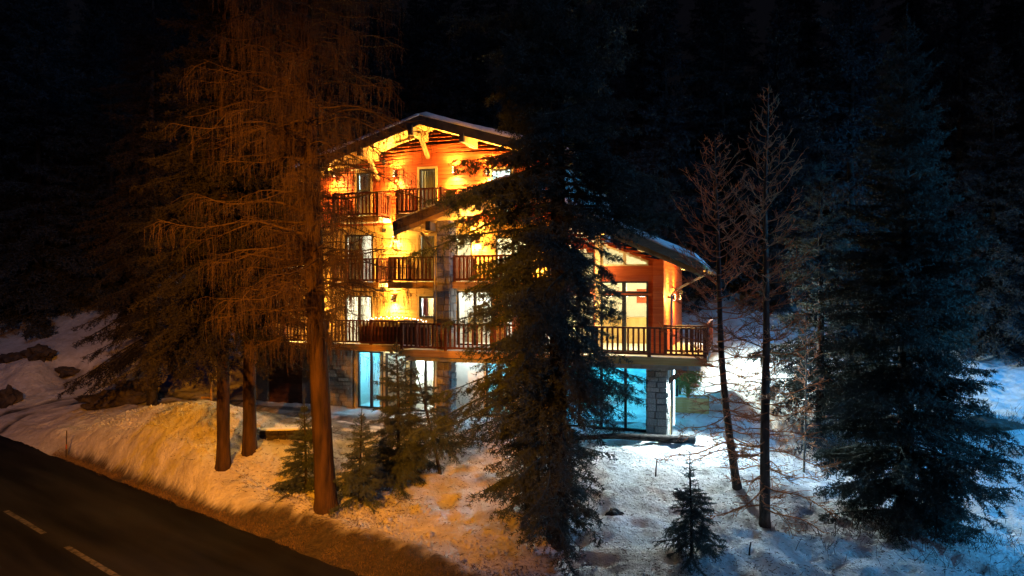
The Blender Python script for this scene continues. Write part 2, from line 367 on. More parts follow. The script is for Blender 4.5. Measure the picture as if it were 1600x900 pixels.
# ------------------------------------------------------------------ the chalet: its own frame (u right along the front, v into the house, z up)
TH = R(18); OX, OY = -3.67, 27.0; HB = 1.2
CU, SU = math.cos(TH), math.sin(TH)
house = empty('mountain_chalet', (OX, OY, HB), -TH, 'large floodlit timber and stone chalet with a snowy gable roof and stacked balconies', 'chalet')
def facade(x, y, v):                # photograph direction meets the plane v = const of the chalet
    dx = (x - 800) / FPX; n = OX * SU + OY * CU
    Y = (v + n) / (dx * SU + CU); X = dx * Y
    return ((X - OX) * CU - (Y - OY) * SU, EYE - (y - 450) / FPX * Y)
def fu(x, v): return facade(x, 450, v)[0]
def world(u, v, z): return (OX + u * CU + v * SU, OY - u * SU + v * CU, z)
LZ = (0, 0, -HB)                    # chalet meshes are written with z above the road
def hb(mb, name, m, parent=None, smooth=False):
    if parent is None or parent == house:
        return mb.build(name, m, house, LZ, smooth)
    return mb.build(name, m, parent, (0, 0, 0), smooth)

Z0, Z1, Z2, Z3 = 1.2, 4.06, 6.6, 9.34
RIDGE = 13.23; SL = .305
def roof_main(u): return RIDGE - SL * abs(u)
RU, RZ = 4.03, 10.35
def roof_low(u): return RZ - (.335 * (RU - u) if u < RU else .46 * (u - RU))

def cladding(name, u0, u1, z0, top, v, openings, m, row=.155, thick=.10, rev=False, axis='v'):
    """lapped horizontal boards; top(u) is the height of the wall at u; openings (u0,u1,z0,zl,zr)"""
    mb = MB(); z = z0; rng = random.Random(hash(name) % 1000 if False else int(u0 * 10 + z0 * 7) + 5)
    while True:
        zm = z + row / 2
        us = np.linspace(u0, u1, 241); ok = np.array([top(u) > z + .02 for u in us])
        if not ok.any(): break
        ua, ub = us[ok][0], us[ok][-1]
        cuts = []
        for o in openings:
            a, b, oz0, zl, zr = o
            if zm < oz0 or zm > max(zl, zr): continue
            uu = np.linspace(a, b, 41); kk = (zl + (zr - zl) * (uu - a) / (b - a)) > zm
            if kk.any(): cuts.append((uu[kk][0], uu[kk][-1]))
        cuts.sort(); cur = ua; segs = []
        for a, b in cuts:
            if a > cur: segs.append((cur, a))
            cur = max(cur, b)
        if cur < ub: segs.append((cur, ub))
        for a, b in segs:
            # break long boards with a butt joint
            js = [a]
            while b - js[-1] > 4.2: js.append(js[-1] + rng.uniform(2.2, 3.8))
            js.append(b)
            for p, q in zip(js[:-1], js[1:]):
                e = rng.uniform(0, .006)
                zt0 = min(z + row + .004, top(p)); zt1 = min(z + row + .004, top(q))
                zt0 = max(zt0, z + .004); zt1 = max(zt1, z + .004)
                if axis == 'v':
                    mb.add([(p, v - .022 - e, z), (q - .004, v - .022 - e, z), (q - .004, v + thick, z), (p, v + thick, z),
                            (p, v - e, zt0), (q - .004, v - e, zt1), (q - .004, v + thick, zt1), (p, v + thick, zt0)],
                           [(3, 2, 1, 0), (4, 5, 6, 7), (0, 1, 5, 4), (1, 2, 6, 5), (2, 3, 7, 6), (3, 0, 4, 7)])
                else:
                    sg = thick if rev else -thick
                    o_ = -.022 - e if rev else .022 + e; o2 = -e if rev else e
                    mb.add([(v + o_, p, z), (v + o_, q - .004, z), (v + sg, q - .004, z), (v + sg, p, z),
                            (v + o2, p, zt0), (v + o2, q - .004, zt1), (v + sg, q - .004, zt1), (v + sg, p, zt0)],
                           [(3, 2, 1, 0), (4, 5, 6, 7), (0, 1, 5, 4), (1, 2, 6, 5), (2, 3, 7, 6), (3, 0, 4, 7)])
        z += row
    o = hb(mb, name, m); o['kind'] = 'stuff'; return o

VM = 1.5                            # main front wall
VW = 0.1                            # front of the right wing
WALL_L, WALL_R = -5.5, 5.5
WU0, WU1 = 5.5, fu(1035, VW)        # right wing
DECK_V = -1.4; STEP_U = fu(625, DECK_V); DECK_R = fu(1104, DECK_V); LEFT_U = -9.6

# windows: (name, px x0,x1, y0,y1, plane) -> rectangles on the wall
def rect(x0, x1, y0, y1, v):
    u0, za = facade(x0, y0, v); u1, zb = facade(x1, y0, v); zt = (za + zb) / 2
    zz = (facade(x0, y1, v)[1] + facade(x1, y1, v)[1]) / 2
    return [u0, u1, zz, zt]
warm = (1.0, .78, .45); cream = (1.0, .86, .55); white = (1.0, .95, .85); cool = (.75, .95, 1.0); blue = (.12, .62, 1.0)
WIN = []                            # rect, v, mullion fractions, transom z list, frame material, room light colour, power, depth, extras
def wdef(r, v, mull=(), trans=(), fm='frame_dark', lc=warm, pw=20, dep=1.6, sill=None, curt=None, label=None):
    if sill is not None: r[2] = sill
    WIN.append((r, v, mull, trans, fm, lc, pw, dep, curt, label)); return r
o_main = []
def om(r): o_main.append((r[0], r[1], r[2], r[3], r[3])); return r
om(wdef(rect(558, 580, 270, 338, VM), VM, sill=Z3, lc=cool, pw=16, trans=(.62,), curt='curtain', label='balcony door with a bright snowy-white upper pane'))
om(wdef(rect(656, 681, 264, 338, VM), VM, sill=Z3, lc=(1, .85, .6), pw=4, curt='curtain', label='tall balcony door with a dim grey pane'))
om(wdef(rect(540, 584, 367, 440, VM), VM, sill=Z2, mull=(.52,), lc=(1, .85, .7), pw=22, curt='half', label='double balcony door, left leaf dark, right leaf bright'))
om(wdef(rect(655, 681, 367, 440, VM), VM, sill=Z2, lc=(1, .85, .6), pw=4, curt='curtain', fm='frame_wood', label='balcony door with a dim grey pane'))
om(wdef(rect(540, 582, 462, 540, VM), VM, sill=Z1, mull=(.52,), lc=(1, .86, .62), pw=55, label='brightly lit double terrace door'))
om(wdef(rect(656, 681, 463, 496, VM), VM, lc=(.85, .95, 1), pw=50, curt='red', label='small window with white light and a red curtain edge'))
om(wdef(rect(712, 738, 367, 440, VM), VM, sill=Z2, lc=warm, pw=30))
om(wdef(rect(768, 800, 264, 338, VM), VM, sill=Z3, lc=cool, pw=40))
om(wdef(rect(775, 830, 370, 440, VM), VM, sill=Z2, lc=warm, pw=60, mull=(.5,)))
om(wdef(rect(715, 770, 455, 540, VM), VM, sill=Z1, lc=white, pw=50, mull=(.5,)))
om(wdef(rect(790, 870, 455, 540, VM), VM, sill=Z1, lc=white, pw=70, mull=(.33, .66)))
# ground floor
VG = 1.3
o_grd = []
def og(r): o_grd.append((r[0], r[1], r[2], r[3], r[3])); return r
og(wdef(rect(560, 600, 549, 652, VG), VG, sill=Z0 + .08, mull=(.52,), lc=blue, pw=70, dep=2.2, label='tall glazed door glowing blue'))
og(wdef(rect(603, 636, 552, 650, VG), VG, sill=Z0 + .08, lc=(.95, 1, 1), pw=120, curt='curtain', label='white curtained glass bay between the two lit doors'))
og(wdef(rect(641, 680, 560, 640, VG), VG, sill=Z0 + .08, mull=(.62,), lc=(.9, 1, 1), pw=60, fm='frame_dark', label='white lit glazed door with a wide dark mullion'))
og(wdef(rect(760, 800, 565, 650, VG), VG, sill=Z0 + .08, mull=(.5,), lc=blue, pw=60))

def window(r, v, mull, trans, fm, lc, pw, dep, curt, label):
    u0, u1, z0, z1 = r; fw = .055
    if fm == 'frame_dark': fw = .06
    W = MB()
    W.box(u0, u0 + fw, v - .05, v + .07, z0, z1); W.box(u1 - fw, u1, v - .05, v + .07, z0, z1)
    W.box(u0 + fw, u1 - fw, v - .05, v + .07, z1 - fw, z1); W.box(u0 + fw, u1 - fw, v - .05, v + .07, z0, z0 + fw)
    for m_ in mull: c = u0 + (u1 - u0) * m_; W.box(c - .05, c + .05, v - .045, v + .065, z0 + fw, z1 - fw)
    for t_ in trans: c = z0 + (z1 - z0) * t_; W.box(u0 + fw, u1 - fw, v - .042, v + .06, c - .03, c + .03)
    if mull and False: pass
    fr = hb(W, 'window', M[fm])
    if label: fr['label'] = label
    T = MB()                        # outer trim in honey coloured wood
    T.box(u0 - .09, u0 - .002, v - .065, v + .02, z0, z1 + .09); T.box(u1 + .002, u1 + .09, v - .065, v + .02, z0, z1 + .09)
    T.box(u0, u1, v - .065, v + .02, z1 + .002, z1 + .09)
    hb(T, 'trim', M['frame_wood'], fr)
    cells = [u0 + fw] + [u0 + (u1 - u0) * m_ for m_ in mull] + [u1 - fw]
    for a, b in zip(cells[:-1], cells[1:]):
        hb(MB().box(a + .01, b - .01, v + .005, v + .013, z0 + fw, z1 - fw), 'pane', M['glass'], fr)
    # the room behind
    v0, v1 = v + .11, v + .11 + dep; a, b = u0 - .35, u1 + .35; zb, zt = z0 - .02, z1 + .2
    Rm = MB()
    Rm.add([(a, v0, zb), (b, v0, zb), (b, v1, zb), (a, v1, zb), (a, v0, zt), (b, v0, zt), (b, v1, zt), (a, v1, zt)],
           [(0, 1, 2, 3), (7, 6, 5, 4), (1, 5, 6, 2), (2, 6, 7, 3), (3, 7, 4, 0)])
    # returns beside and above the opening
    for bx in ((a, u0 - .01, zb, zt), (u1 + .01, b, zb, zt), (u0 - .01, u1 + .01, z1 + .01, zt)):
        Rm.box(bx[0], bx[1], v0 - .002, v0 + .01, bx[2], bx[3])
    hb(Rm, 'room', M['room'] , fr)
    # a picture / cupboard and a door against the back wall so that the room is not bare
    rg = random.Random(int(u0 * 31 + z0 * 17))
    c = rg.uniform(a + .3, b - .3)
    hb(MB().box(c - .28, c + .28, v1 - .3, v1 - .01, zb + .01, zb + rg.uniform(.7, 1.6)), 'cupboard', M[rg.choice(['wood_beam', 'wood_gable'])], fr)
    if curt in ('curtain', 'half', 'red'):
        C = MB(); ua, ub = (u0 + .03, u1 - .03)
        if curt == 'half': ua, ub = u0 + .03, u0 + (u1 - u0) * .45
        if curt == 'red': ua, ub = u0 + .06, u0 + .26
        n = max(8, int((ub - ua) * 26)); vs = []; fs = []
        for i in range(n + 1):
            uu = ua + (ub - ua) * i / n; dv = .03 * math.sin(i * 1.9)
            vs += [(uu, v0 + .08 + dv, z0 + .02), (uu, v0 + .08 + dv, z1)]
        fs = [(2 * i, 2 * i + 2, 2 * i + 3, 2 * i + 1) for i in range(n)]
        hb(C.add(vs, fs), 'curtain', M['pinkc'] if curt == 'red' else M['curtain'], fr)
    L = bpy.data.lights.new('room_light', 'POINT'); L.energy = pw * 5; L.color = lc; L.shadow_soft_size = .12
    lo = bpy.data.objects.new('room_light', L); COL.objects.link(lo); lo.parent = house
    lo.location = ((u0 + u1) / 2 + .1, v0 + dep * .45, z1 - .05 - HB)

for wd in WIN: window(*wd)

# main front wall: gable boards above, paler boards on the floors below
cladding('gable_boards', WALL_L, WALL_R, Z3 - .25, lambda u: roof_main(u) - .32, VM, o_main, M['wood_gable'])
cladding('lower_boards', WALL_L, WALL_R, Z1 - .1, lambda u: Z3 - .25, VM, o_main, M['wood_pale'])
# ground floor walls
cladding_g = [(a, b, c, d, e) for a, b, c, d, e in o_grd]
G = MB()
def solid_wall(mb, u0, u1, z0, z1, v, th, ops):
    cur = u0
    for a, b, c, d, _ in sorted(ops):
        if b < u0 or a > u1: continue
        mb.box(cur, a, v, v + th, z0, z1); mb.box(a, b, v, v + th, d, z1)
        if c > z0 + .01: mb.box(a, b, v, v + th, z0, c)
        cur = b
    mb.box(cur, u1, v, v + th, z0, z1)
STW = fu(555, VG)
solid_wall(G, STW, WALL_R, Z0 - .3, Z1 - .12, VG, .2, o_grd)
hb(G, 'ground_floor_wall', M['plaster'])

# ---- stone masonry: every stone a piece of its own
def stone_mesh(seed):
    rg = random.Random(seed); mb = MB(); j = lambda s: rg.uniform(-s, s)
    v = []
    for y, k in ((0, 1.0), (-.7, 1.0), (-1, .86)):
        for sx, sz in ((-1, -1), (1, -1), (1, 1), (-1, 1)):
            v.append((sx * .5 * k + j(.035), y + j(.06) * (y < -.1), sz * .5 * k + j(.05)))
    f = []
    for l in range(2):
        for i in range(4): f.append((l * 4 + i, l * 4 + (i + 1) % 4, (l + 1) * 4 + (i + 1) % 4, (l + 1) * 4 + i))
    f.append((8, 9, 10, 11)); mb.add(v, f); return mb.mesh('stone', M['stone'])
STN = [stone_mesh(i) for i in range(10)]
STB = []
for i in range(6):
    q = stone_mesh(30 + i); q.materials[0] = M['rock']; STB.append(q)
def masonry(part, org, ud, length, z0, z1, rg, row=(.15, .24), wid=(.24, .5), depth=.05):
    """stones over a face that starts at org (u,v) and runs along ud for length; outside normal = (ud.y,-ud.x)"""
    ang = math.atan2(ud[1], ud[0]); z = z0
    while z < z1 - .05:
        h = rg.uniform(*row); h = min(h, z1 - z)
        if z1 - z - h < .08: h = z1 - z
        x = 0
        while x < length - .02:
            w_ = rg.uniform(*wid)
            if length - x - w_ < .14: w_ = length - x
            hh = h
            o = bpy.data.objects.new('stone', rg.choice(STN)); COL.objects.link(o); o.parent = part
            o.location = (org[0] + ud[0] * (x + w_ / 2), org[1] + ud[1] * (x + w_ / 2), z + h / 2)
            o.rotation_euler = (0, 0, ang); o.scale = (w_ - .022, depth + rg.uniform(0, .03), hh - .02)
            x += w_
        z += h
rg = random.Random(4)
core = hb(MB().box(WALL_L, STW - .12, VG, VG + .3, Z0 - .3, Z1 - .14), 'stone_wall', M['mortar'])
masonry(core, (WALL_L, VG), (1, 0), STW - .12 - WALL_L, Z0 - .1, Z1 - .16, rg)
def stone_pillar(u0, u1, v0, v1, z0, z1, big=False, label=None):
    c = hb(MB().box(u0 + .04, u1 - .04, v0 + .04, v1 - .04, z0 - .3, z1), 'stone_pillar', M['mortar'])
    if label: c['label'] = label
    kw = dict(row=(.16, .27), wid=(.26, .48)) if big else dict(row=(.2, .32), wid=(.26, .45))
    masonry(c, (u0, v0 + .04), (1, 0), u1 - u0, z0, z1, rg, **kw)
    masonry(c, (u1 - .04, v0 + .04), (0, 1), v1 - v0 - .04, z0, z1, rg, **kw)
    masonry(c, (u0 + .04, v1), (0, -1), v1 - v0 - .04, z0, z1, rg, **kw)
    return c
PU0, PU1 = fu(682, -.95), fu(703, -.95)
PR0, PR1 = fu(1010, -.75), fu(1043, -.75)
stone_pillar(PU0, PU1, -.95, -.35, Z0, roof_low(PU0) - .45)
stone_pillar(PR0, PR1, -.75, .0, Z0 - .15, Z1 - .3, True, 'right ground-floor pillar of large grey stones')

# ---- right wing upper floor
def R4(x0, x1, y0, y1, v=VW): return rect(x0, x1, y0, y1, v)
wops = []
b1 = R4(939, 1012.5, 461, 556); b1[2] = Z1 + .05; wops.append((b1[0], b1[1], b1[2], b1[3], b1[3]))
b2 = R4(939, 1012.5, 440, 458); wops.append((b2[0], b2[1], b2[2], b2[3], b2[3]))
tza = facade(940, 381, VW); tzb = facade(1013, 408, VW); tzl = facade(940, 416, VW)[1]
wops.append((tza[0], tzb[0], tzl, tza[1], tzb[1]))
# another bay left of the post, half hidden by the spruce
b3 = R4(880, 928, 461, 556); b3[2] = Z1 + .05; wops.append((b3[0], b3[1], b3[2], b3[3], b3[3]))
b4 = R4(880, 928, 395, 448); wops.append((b4[0], b4[1], b4[2], b4[3] + .3, b4[3]))
cladding('wing_boards', WU0, WU1, Z1 - .1, lambda u: roof_low(u) - .5, VW, wops, M['wood_gable'])
for r_ in (b1, b2, b3, b4):
    u0, u1, z0, z1 = r_; W = MB(); fw = .05
    W.box(u0, u0 + fw, VW - .05, VW + .07, z0, z1); W.box(u1 - fw, u1, VW - .05, VW + .07, z0, z1)
    W.box(u0 + fw, u1 - fw, VW - .05, VW + .07, z1 - fw, z1); W.box(u0 + fw, u1 - fw, VW - .05, VW + .07, z0, z0 + fw)
    c = (u0 + u1) / 2; W.box(c - .07, c + .07, VW - .06, VW + .07, z0 + fw, z1 - fw)
    fr = hb(W, 'window', M['frame_dark'])
    for a, b in ((u0 + fw, c - .07), (c + .07, u1 - fw)): hb(MB().box(a, b, VW, VW + .008, z0 + fw, z1 - fw), 'pane', M['glass'], fr)
u0, u1 = tza[0], tzb[0]; c = (u0 + u1) / 2; zc = (tza[1] + tzb[1]) / 2
W = MB(); W.box(u0, u0 + .06, VW - .05, VW + .07, tzl, tza[1]); W.box(u1 - .06, u1, VW - .05, VW + .07, tzl, tzb[1])
W.box(c - .05, c + .05, VW - .06, VW + .07, tzl + .06, zc - .03); W.box(u0 + .06, u1 - .06, VW - .05, VW + .07, tzl, tzl + .06)
W.beam((u0, VW, tza[1] - .02), (u1, VW, tzb[1] - .02), .12, .07)
fr = hb(W, 'window', M['frame_wood']); fr['label'] = 'sloping topped upper window under the right roof'
for a, b in ((u0 + .06, c - .05), (c + .05, u1 - .06)):
    za = tza[1] + (tzb[1] - tza[1]) * (a - u0) / (u1 - u0) - .05; zb = tza[1] + (tzb[1] - tza[1]) * (b - u0) / (u1 - u0) - .05
    hb(MB().prism([(a, tzl + .06), (b, tzl + .06), (b, zb), (a, za)], VW, VW + .008), 'pane', M['glass'], fr)
# the big room behind it
Rm = MB(); a, b, v0, v1 = WU0 + .15, WU1 - .15, VW + .12, 5.2
zl, zr = roof_low(a) - .75, roof_low(b) - .75
Rm.add([(a, v0, Z1), (b, v0, Z1), (b, v1, Z1), (a, v1, Z1), (a, v0, zl), (b, v0, zr), (b, v1, zr), (a, v1, zl)],
       [(0, 1, 2, 3), (7, 6, 5, 4), (1, 5, 6, 2), (2, 6, 7, 3), (3, 7, 4, 0)])
rm = hb(Rm, 'dining_room', M['room'])
hb(MB().box(a + .6, b - .5, v1 - .9, v1 - .3, Z1 + .01, Z1 + 1.1), 'sideboard', M['wood_beam'], rm)
hb(MB().box(a + 2.2, b - 1.0, v1 - .08, v1 - .03, Z1 + 1.7, Z1 + 2.3), 'wall_panel', M['wood_gable'], rm)
for k in range(5):
    hb(MB().tube([(a + .8 + k * .65, 2.6, Z1 + 2.2), (a + .8 + k * .65, 2.6, Z1 + 2.0)], [.03, .11], 10), 'pendant_lamp', M['bulb'], rm)
def room_lamp(u, v, z, pw, col, rad=.2):
    L = bpy.data.lights.new('room_light', 'POINT'); L.energy = pw * 2.6; L.color = col; L.shadow_soft_size = rad
    lo = bpy.data.objects.new('room_light', L); COL.objects.link(lo); lo.parent = house; lo.location = (u, v, z - HB); return lo
room_lamp(7.0, 2.2, Z1 + 2.3, 130, (1, .8, .42)); room_lamp(8.7, 2.6, Z1 + 2.2, 150, (1, .8, .42))
# corner post and side wall
cladding('wing_side_boards', VW, 9.5, Z1 - .1, lambda v: roof_low(WU1) - .45, WU1, [], M['wood_gable'], axis='u')
hb(MB().box(WU1 - .32, WU1 + .05, VW - .06, VW + .3, Z1, roof_low(WU1) - .5), 'corner_post', M['wood_gable'])
hb(MB().box(b1[0] - .2, b1[0] - .01, VW - .09, VW + .1, Z1, roof_low(b1[0]) - .55), 'post', M['frame_wood'])

# ---- pool room on the ground floor of the wing
PV = 0.15; pu0 = fu(880, PV); pu1 = fu(1012, PV); px1 = fu(1046, PV)
PRM = MB(); a, b, v0, v1 = 5.6, px1 + .02, PV + .1, 6.2; zt = Z1 - .25
PRM.add([(a, v0, Z0 + .05), (b, v0, Z0 + .05), (b, v1, Z0 + .05), (a, v1, Z0 + .05), (a, v0, zt), (b, v0, zt), (b, v1, zt), (a, v1, zt)],
        [(7, 6, 5, 4), (2, 6, 7, 3), (3, 7, 4, 0)])
pr = hb(PRM, 'pool_room', M['pool_wall'])
hb(MB().box(a, b, v0, v1, Z0 - .2, Z0 + .06), 'tiled_floor', M['pool_tile'], pr)
hb(MB().box(a + .7, b - .9, v0 + 1.0, v1 - 2.1, Z0 + .062, Z0 + .075), 'pool_water', M['pool_water'], pr)
rim = MB()
for q in ((a + .5, b - .7, v0 + .8, v0 + 1.0), (a + .5, b - .7, v1 - 2.1, v1 - 1.9), (a + .5, a + .7, v0 + 1.0, v1 - 2.1), (b - .9, b - .7, v0 + 1.0, v1 - 2.1)):
    rim.box(*q, Z0 + .06, Z0 + .2)
hb(rim, 'pool_rim', M['pool_tile'], pr)
hb(MB().tube([(b - 2.6, v0 + 1.3, Z0 + .1), (b - 2.6, v0 + 1.3, Z0 + .75), (b - 2.6, v0 + 1.6, Z0 + .9), (b - 2.6, v0 + 2.1, Z0 + .75), (b - 2.6, v0 + 2.1, Z0 + .1)], [.025] * 5, 6), 'hand_rail', M['metal'], pr)
room_lamp(7.2, 1.9, zt - .25, 60, (.06, .55, 1)); room_lamp(8.6, 3.6, zt - .25, 70, (.1, .65, 1)); room_lamp(6.3, 4.8, zt - .3, 45, (.15, .85, .8))
PW = MB(); z0, z1 = Z0 + .05, Z1 - .36
cols_ = [a - .02, fu(905, PV), fu(940, PV), fu(977.5, PV), pu1]
for c in cols_: PW.box(c - .045, c + .045, PV - .05, PV + .06, z0, z1)
PW.box(cols_[0] + .045, cols_[-1] - .045, PV - .045, PV + .055, z0, z0 + .1)
zz = facade(980, 668, PV)[1]
pw_ = hb(PW, 'pool_windows', M['frame_dark'])
for c0, c1 in zip(cols_[:-1], cols_[1:]): hb(MB().box(c0 + .05, c1 - .05, PV, PV + .008, z0 + .1, z1), 'pane', M['glass'], pw_)
hb(MB().box(cols_[0], cols_[-1], PV - .08, PV + .1, z1, z1 + .11), 'lintel', M['frame_wood'])
hb(MB().box(fu(1043, PV) - .02, fu(1047, PV) + .02, PV - .1, PV + .1, Z0 - .1, Z1 - .3), 'corner_trim', M['frame_wood'])
side = MB()
for v_ in (PV + .1, 1.6, 3.1, 4.6, 6.1): side.box(px1 - .02, px1 + .08, v_, v_ + .09, Z0, Z1 - .3)
side.box(px1 - .02, px1 + .08, PV + .19, 6.1, Z1 - .45, Z1 - .3)
sd = hb(side, 'side_windows', M['frame_dark'])
for v_ in (.34, 1.69, 3.19, 4.69): hb(MB().box(px1 + .02, px1 + .03, v_, v_ + 1.4, Z0 + .05, Z1 - .45), 'pane', M['glass'], sd)

# ---- body of the building behind the fronts
B = MB()
B.box(WALL_L, WALL_L + .2, VM + .12, 12, Z0 - .3, roof_main(WALL_L) - .3)
B.box(WALL_R - .2, WALL_R, 5.4, 12, Z0 - .3, roof_main(WALL_R) - .3)
B.box(WALL_R - .25, WALL_R - .05, VM + .12, 5.4, Z0 - .3, roof_main(WALL_R) - .3)
B.prism([(WALL_L, Z0 - .3), (WALL_R, Z0 - .3), (WALL_R, roof_main(WALL_R) - .3), (0, RIDGE - .35), (WALL_L, roof_main(WALL_L) - .3)], 12, 12.2)
B.box(WU0, WU1 - .12, 9.3, 9.5, Z0 - .3, roof_low(WU1) - .5)
B.box(px1 - .25, px1 - .05, 6.3, 9.3, Z0 - .3, Z1 - .11)
hb(B, 'rear_walls', M['plaster'])
for zf in (Z2, Z3): hb(MB().box(WALL_L + .2, WALL_R - .25, 4.3, 11.9, zf - .2, zf), 'floor_slab', M['concrete'])

# ---- roofs
def slope_slab(mb, ua, ub, fz, v0, v1, t0, t1):
    """between heights fz-t0 (bottom) and fz+t1 (top), vertical ends"""
    mb.prism([(ua, fz(ua) - t0), (ub, fz(ub) - t0), (ub, fz(ub) + t1), (ua, fz(ua) + t1)], v0, v1)
ER = 6.3
deckm = MB()
slope_slab(deckm, -ER, 0, roof_main, 0.06, 12.8, .22, -.02); slope_slab(deckm, 0, ER, roof_main, .06, 12.8, .22, -.02)
roof = hb(deckm, 'main_roof', M['wood_beam'])
fas = MB(); slope_slab(fas, -ER - .02, 0, roof_main, 0, .055, .36, 0.0); slope_slab(fas, 0, ER + .02, roof_main, 0, .055, .36, 0.0)
hb(fas, 'fascia', M['fascia'], roof)
# soffit boards under the front overhang, one by one
for sgn in (-1, 1):
    k = 0; uu = .08
    while uu < ER - .1:
        ua, ub = uu * sgn, (uu + .19) * sgn; lo, hi = min(ua, ub), max(ua, ub)
        mb = MB(); slope_slab(mb, lo, hi, roof_main, .07, VM + .05, .245 + (k % 2) * .006, -.222)
        hb(mb, 'soffit_board', M['wood_pale'], roof); uu += .2; k += 1
def snow_layer(ua, ub, fz, v0, v1, base, thick, nu, nv, seed, parent, edge=.25):
    us = np.linspace(ua, ub, nu); vs = np.linspace(v0, v1, nv); U, Vv = np.meshgrid(us, vs)
    fzv = np.vectorize(fz)(U)
    e = np.minimum.reduce([U - ua, ub - U, Vv - v0, v1 - Vv]); rd = np.sqrt(np.clip(e / edge, 0, 1))
    n = vnoise(U * 1.3, Vv * 1.3, seed) * .35 + vnoise(U * 4, Vv * 4, seed + 1) * .12
    top = fzv + base + (thick * (1 + n)) * (0.35 + .65 * rd) * (e > -1)
    wob = vnoise(U * 2.2, Vv * 2.2, seed + 3) * .09
    Vw = Vv + np.where(Vv == v0, wob, 0)
    bot = fzv + base
    n_ = nu * nv; P = np.concatenate([np.stack([U, Vw, top], -1).reshape(-1, 3), np.stack([U, Vw, bot], -1).reshape(-1, 3)])
    i = np.arange(n_).reshape(nv, nu)
    Fs = [np.stack([i[:-1, :-1], i[:-1, 1:], i[1:, 1:], i[1:, :-1]], -1).reshape(-1, 4)]
    j = i + n_
    Fs.append(np.stack([j[:-1, :-1], j[1:, :-1], j[1:, 1:], j[:-1, 1:]], -1).reshape(-1, 4))
    for ed in (i[0], i[-1][::-1], i[:, -1], i[:, 0][::-1]):
        Fs.append(np.stack([ed[:-1] + n_, ed[1:] + n_, ed[1:], ed[:-1]], -1))
    me = np_mesh('snow_layer', P, np.concatenate(Fs), M['snow_plain'], True)
    return link('snow_layer', me, parent, (0, 0, 0) if parent != house else LZ)
snow_layer(-ER, -.0, roof_main, -.03, 12.8, 0, .24, 60, 60, 5, roof); snow_layer(0, ER, roof_main, -.03, 12.8, 0, .24, 60, 60, 6, roof)
# purlins and their dark ends, braces
for x, y0, y1 in ((564, 226, 239), (643, 188, 204), (723, 214, 229)):
    u, _ = facade(x, y0, .1)
    zt = roof_main(u) - .26
    hb(MB().box(u - .09, u + .09, -.06, .08, zt - .36, zt), 'purlin_end', M['fascia'], roof)
    hb(MB().box(u - .09, u + .09, .08, VM, zt - .34, zt), 'purlin', M['wood_beam'], roof)
for (xa, ya), (xb, yb) in (((571, 232), (590, 281)), ((655, 207), (668, 246))):
    ua, za = facade(xa, ya, .5); ub, zb = facade(xb, yb, 1.4)
    hb(MB().beam((ua, .45, za), (ub, VM - .02, zb), .13, .15), 'brace', M['wood_beam'], roof)
ua, za = facade(580, 232, 1.2); ub, zb = facade(667, 207, 1.2)
hb(MB().beam((ua, 1.15, za - .02), (ub, 1.15, zb - .05), .14, .17), 'rafter', M['wood_beam'], roof)
# lower roof
UL, UR = fu(614, -1.5), fu(1098, -1.5)
lm = MB(); slope_slab(lm, UL, RU, roof_low, -1.45, VM, .2, -.02); slope_slab(lm, RU, WALL_R, roof_low, -1.45, VM, .2, -.02)
slope_slab(lm, WALL_R + .002, UR, roof_low, -1.45, 10.2, .2, -.02)
lroof = hb(lm, 'lower_roof', M['wood_beam'])
lf = MB(); slope_slab(lf, UL - .02, RU, roof_low, -1.5, -1.455, .34, 0); slope_slab(lf, RU, UR + .02, roof_low, -1.5, -1.455, .28, 0)
hb(lf, 'fascia', M['fascia_low'], lroof)
lf = MB(); slope_slab(lf, UL - .02, RU, roof_low, -1.43, -1.37, .50, -.2); slope_slab(lf, RU, UR - .02, roof_low, -1.43, -1.37, .46, -.2)
hb(lf, 'bargeboard', M['wood_beam'], lroof)
for a0, b0 in ((UL, RU), (RU, UR - .1)):
    uu = a0 + .04; k = 0
    while uu < b0 - .2:
        mb = MB(); slope_slab(mb, uu, uu + .19, roof_low, -1.44, (VM if uu < WALL_R - .2 else VW), .225 + (k % 2) * .006, -.202)
        hb(mb, 'soffit_board', M['wood_pale'], lroof); uu += .2; k += 1
snow_layer(UL, RU, roof_low, -1.48, VM - .01, 0, .13, 60, 24, 7, lroof)
snow_layer(RU, WALL_R, roof_low, -1.48, VM - .01, 0, .2, 30, 24, 8, lroof)
snow_layer(WALL_R, UR - .05, roof_low, -1.48, 10.2, 0, .22, 60, 60, 9, lroof)
for x in (669, 748):
    u = fu(x, -1.4); zt = roof_low(u) - .5
    hb(MB().box(u - .09, u + .09, -1.38, VM, zt - .3, zt), 'purlin', M['wood_beam'], lroof)
    hb(MB().box(u - .085, u + .085, -1.46, -1.385, zt - .3, zt + .03), 'purlin_end', M['fascia'], lroof)
for u in (7.4, 8.8, 10.2):
    zt = roof_low(u) - .26
    hb(MB().box(u - .07, u + .07, -1.3, VW - .01, zt - .22, zt), 'purlin', M['wood_beam'], lroof)
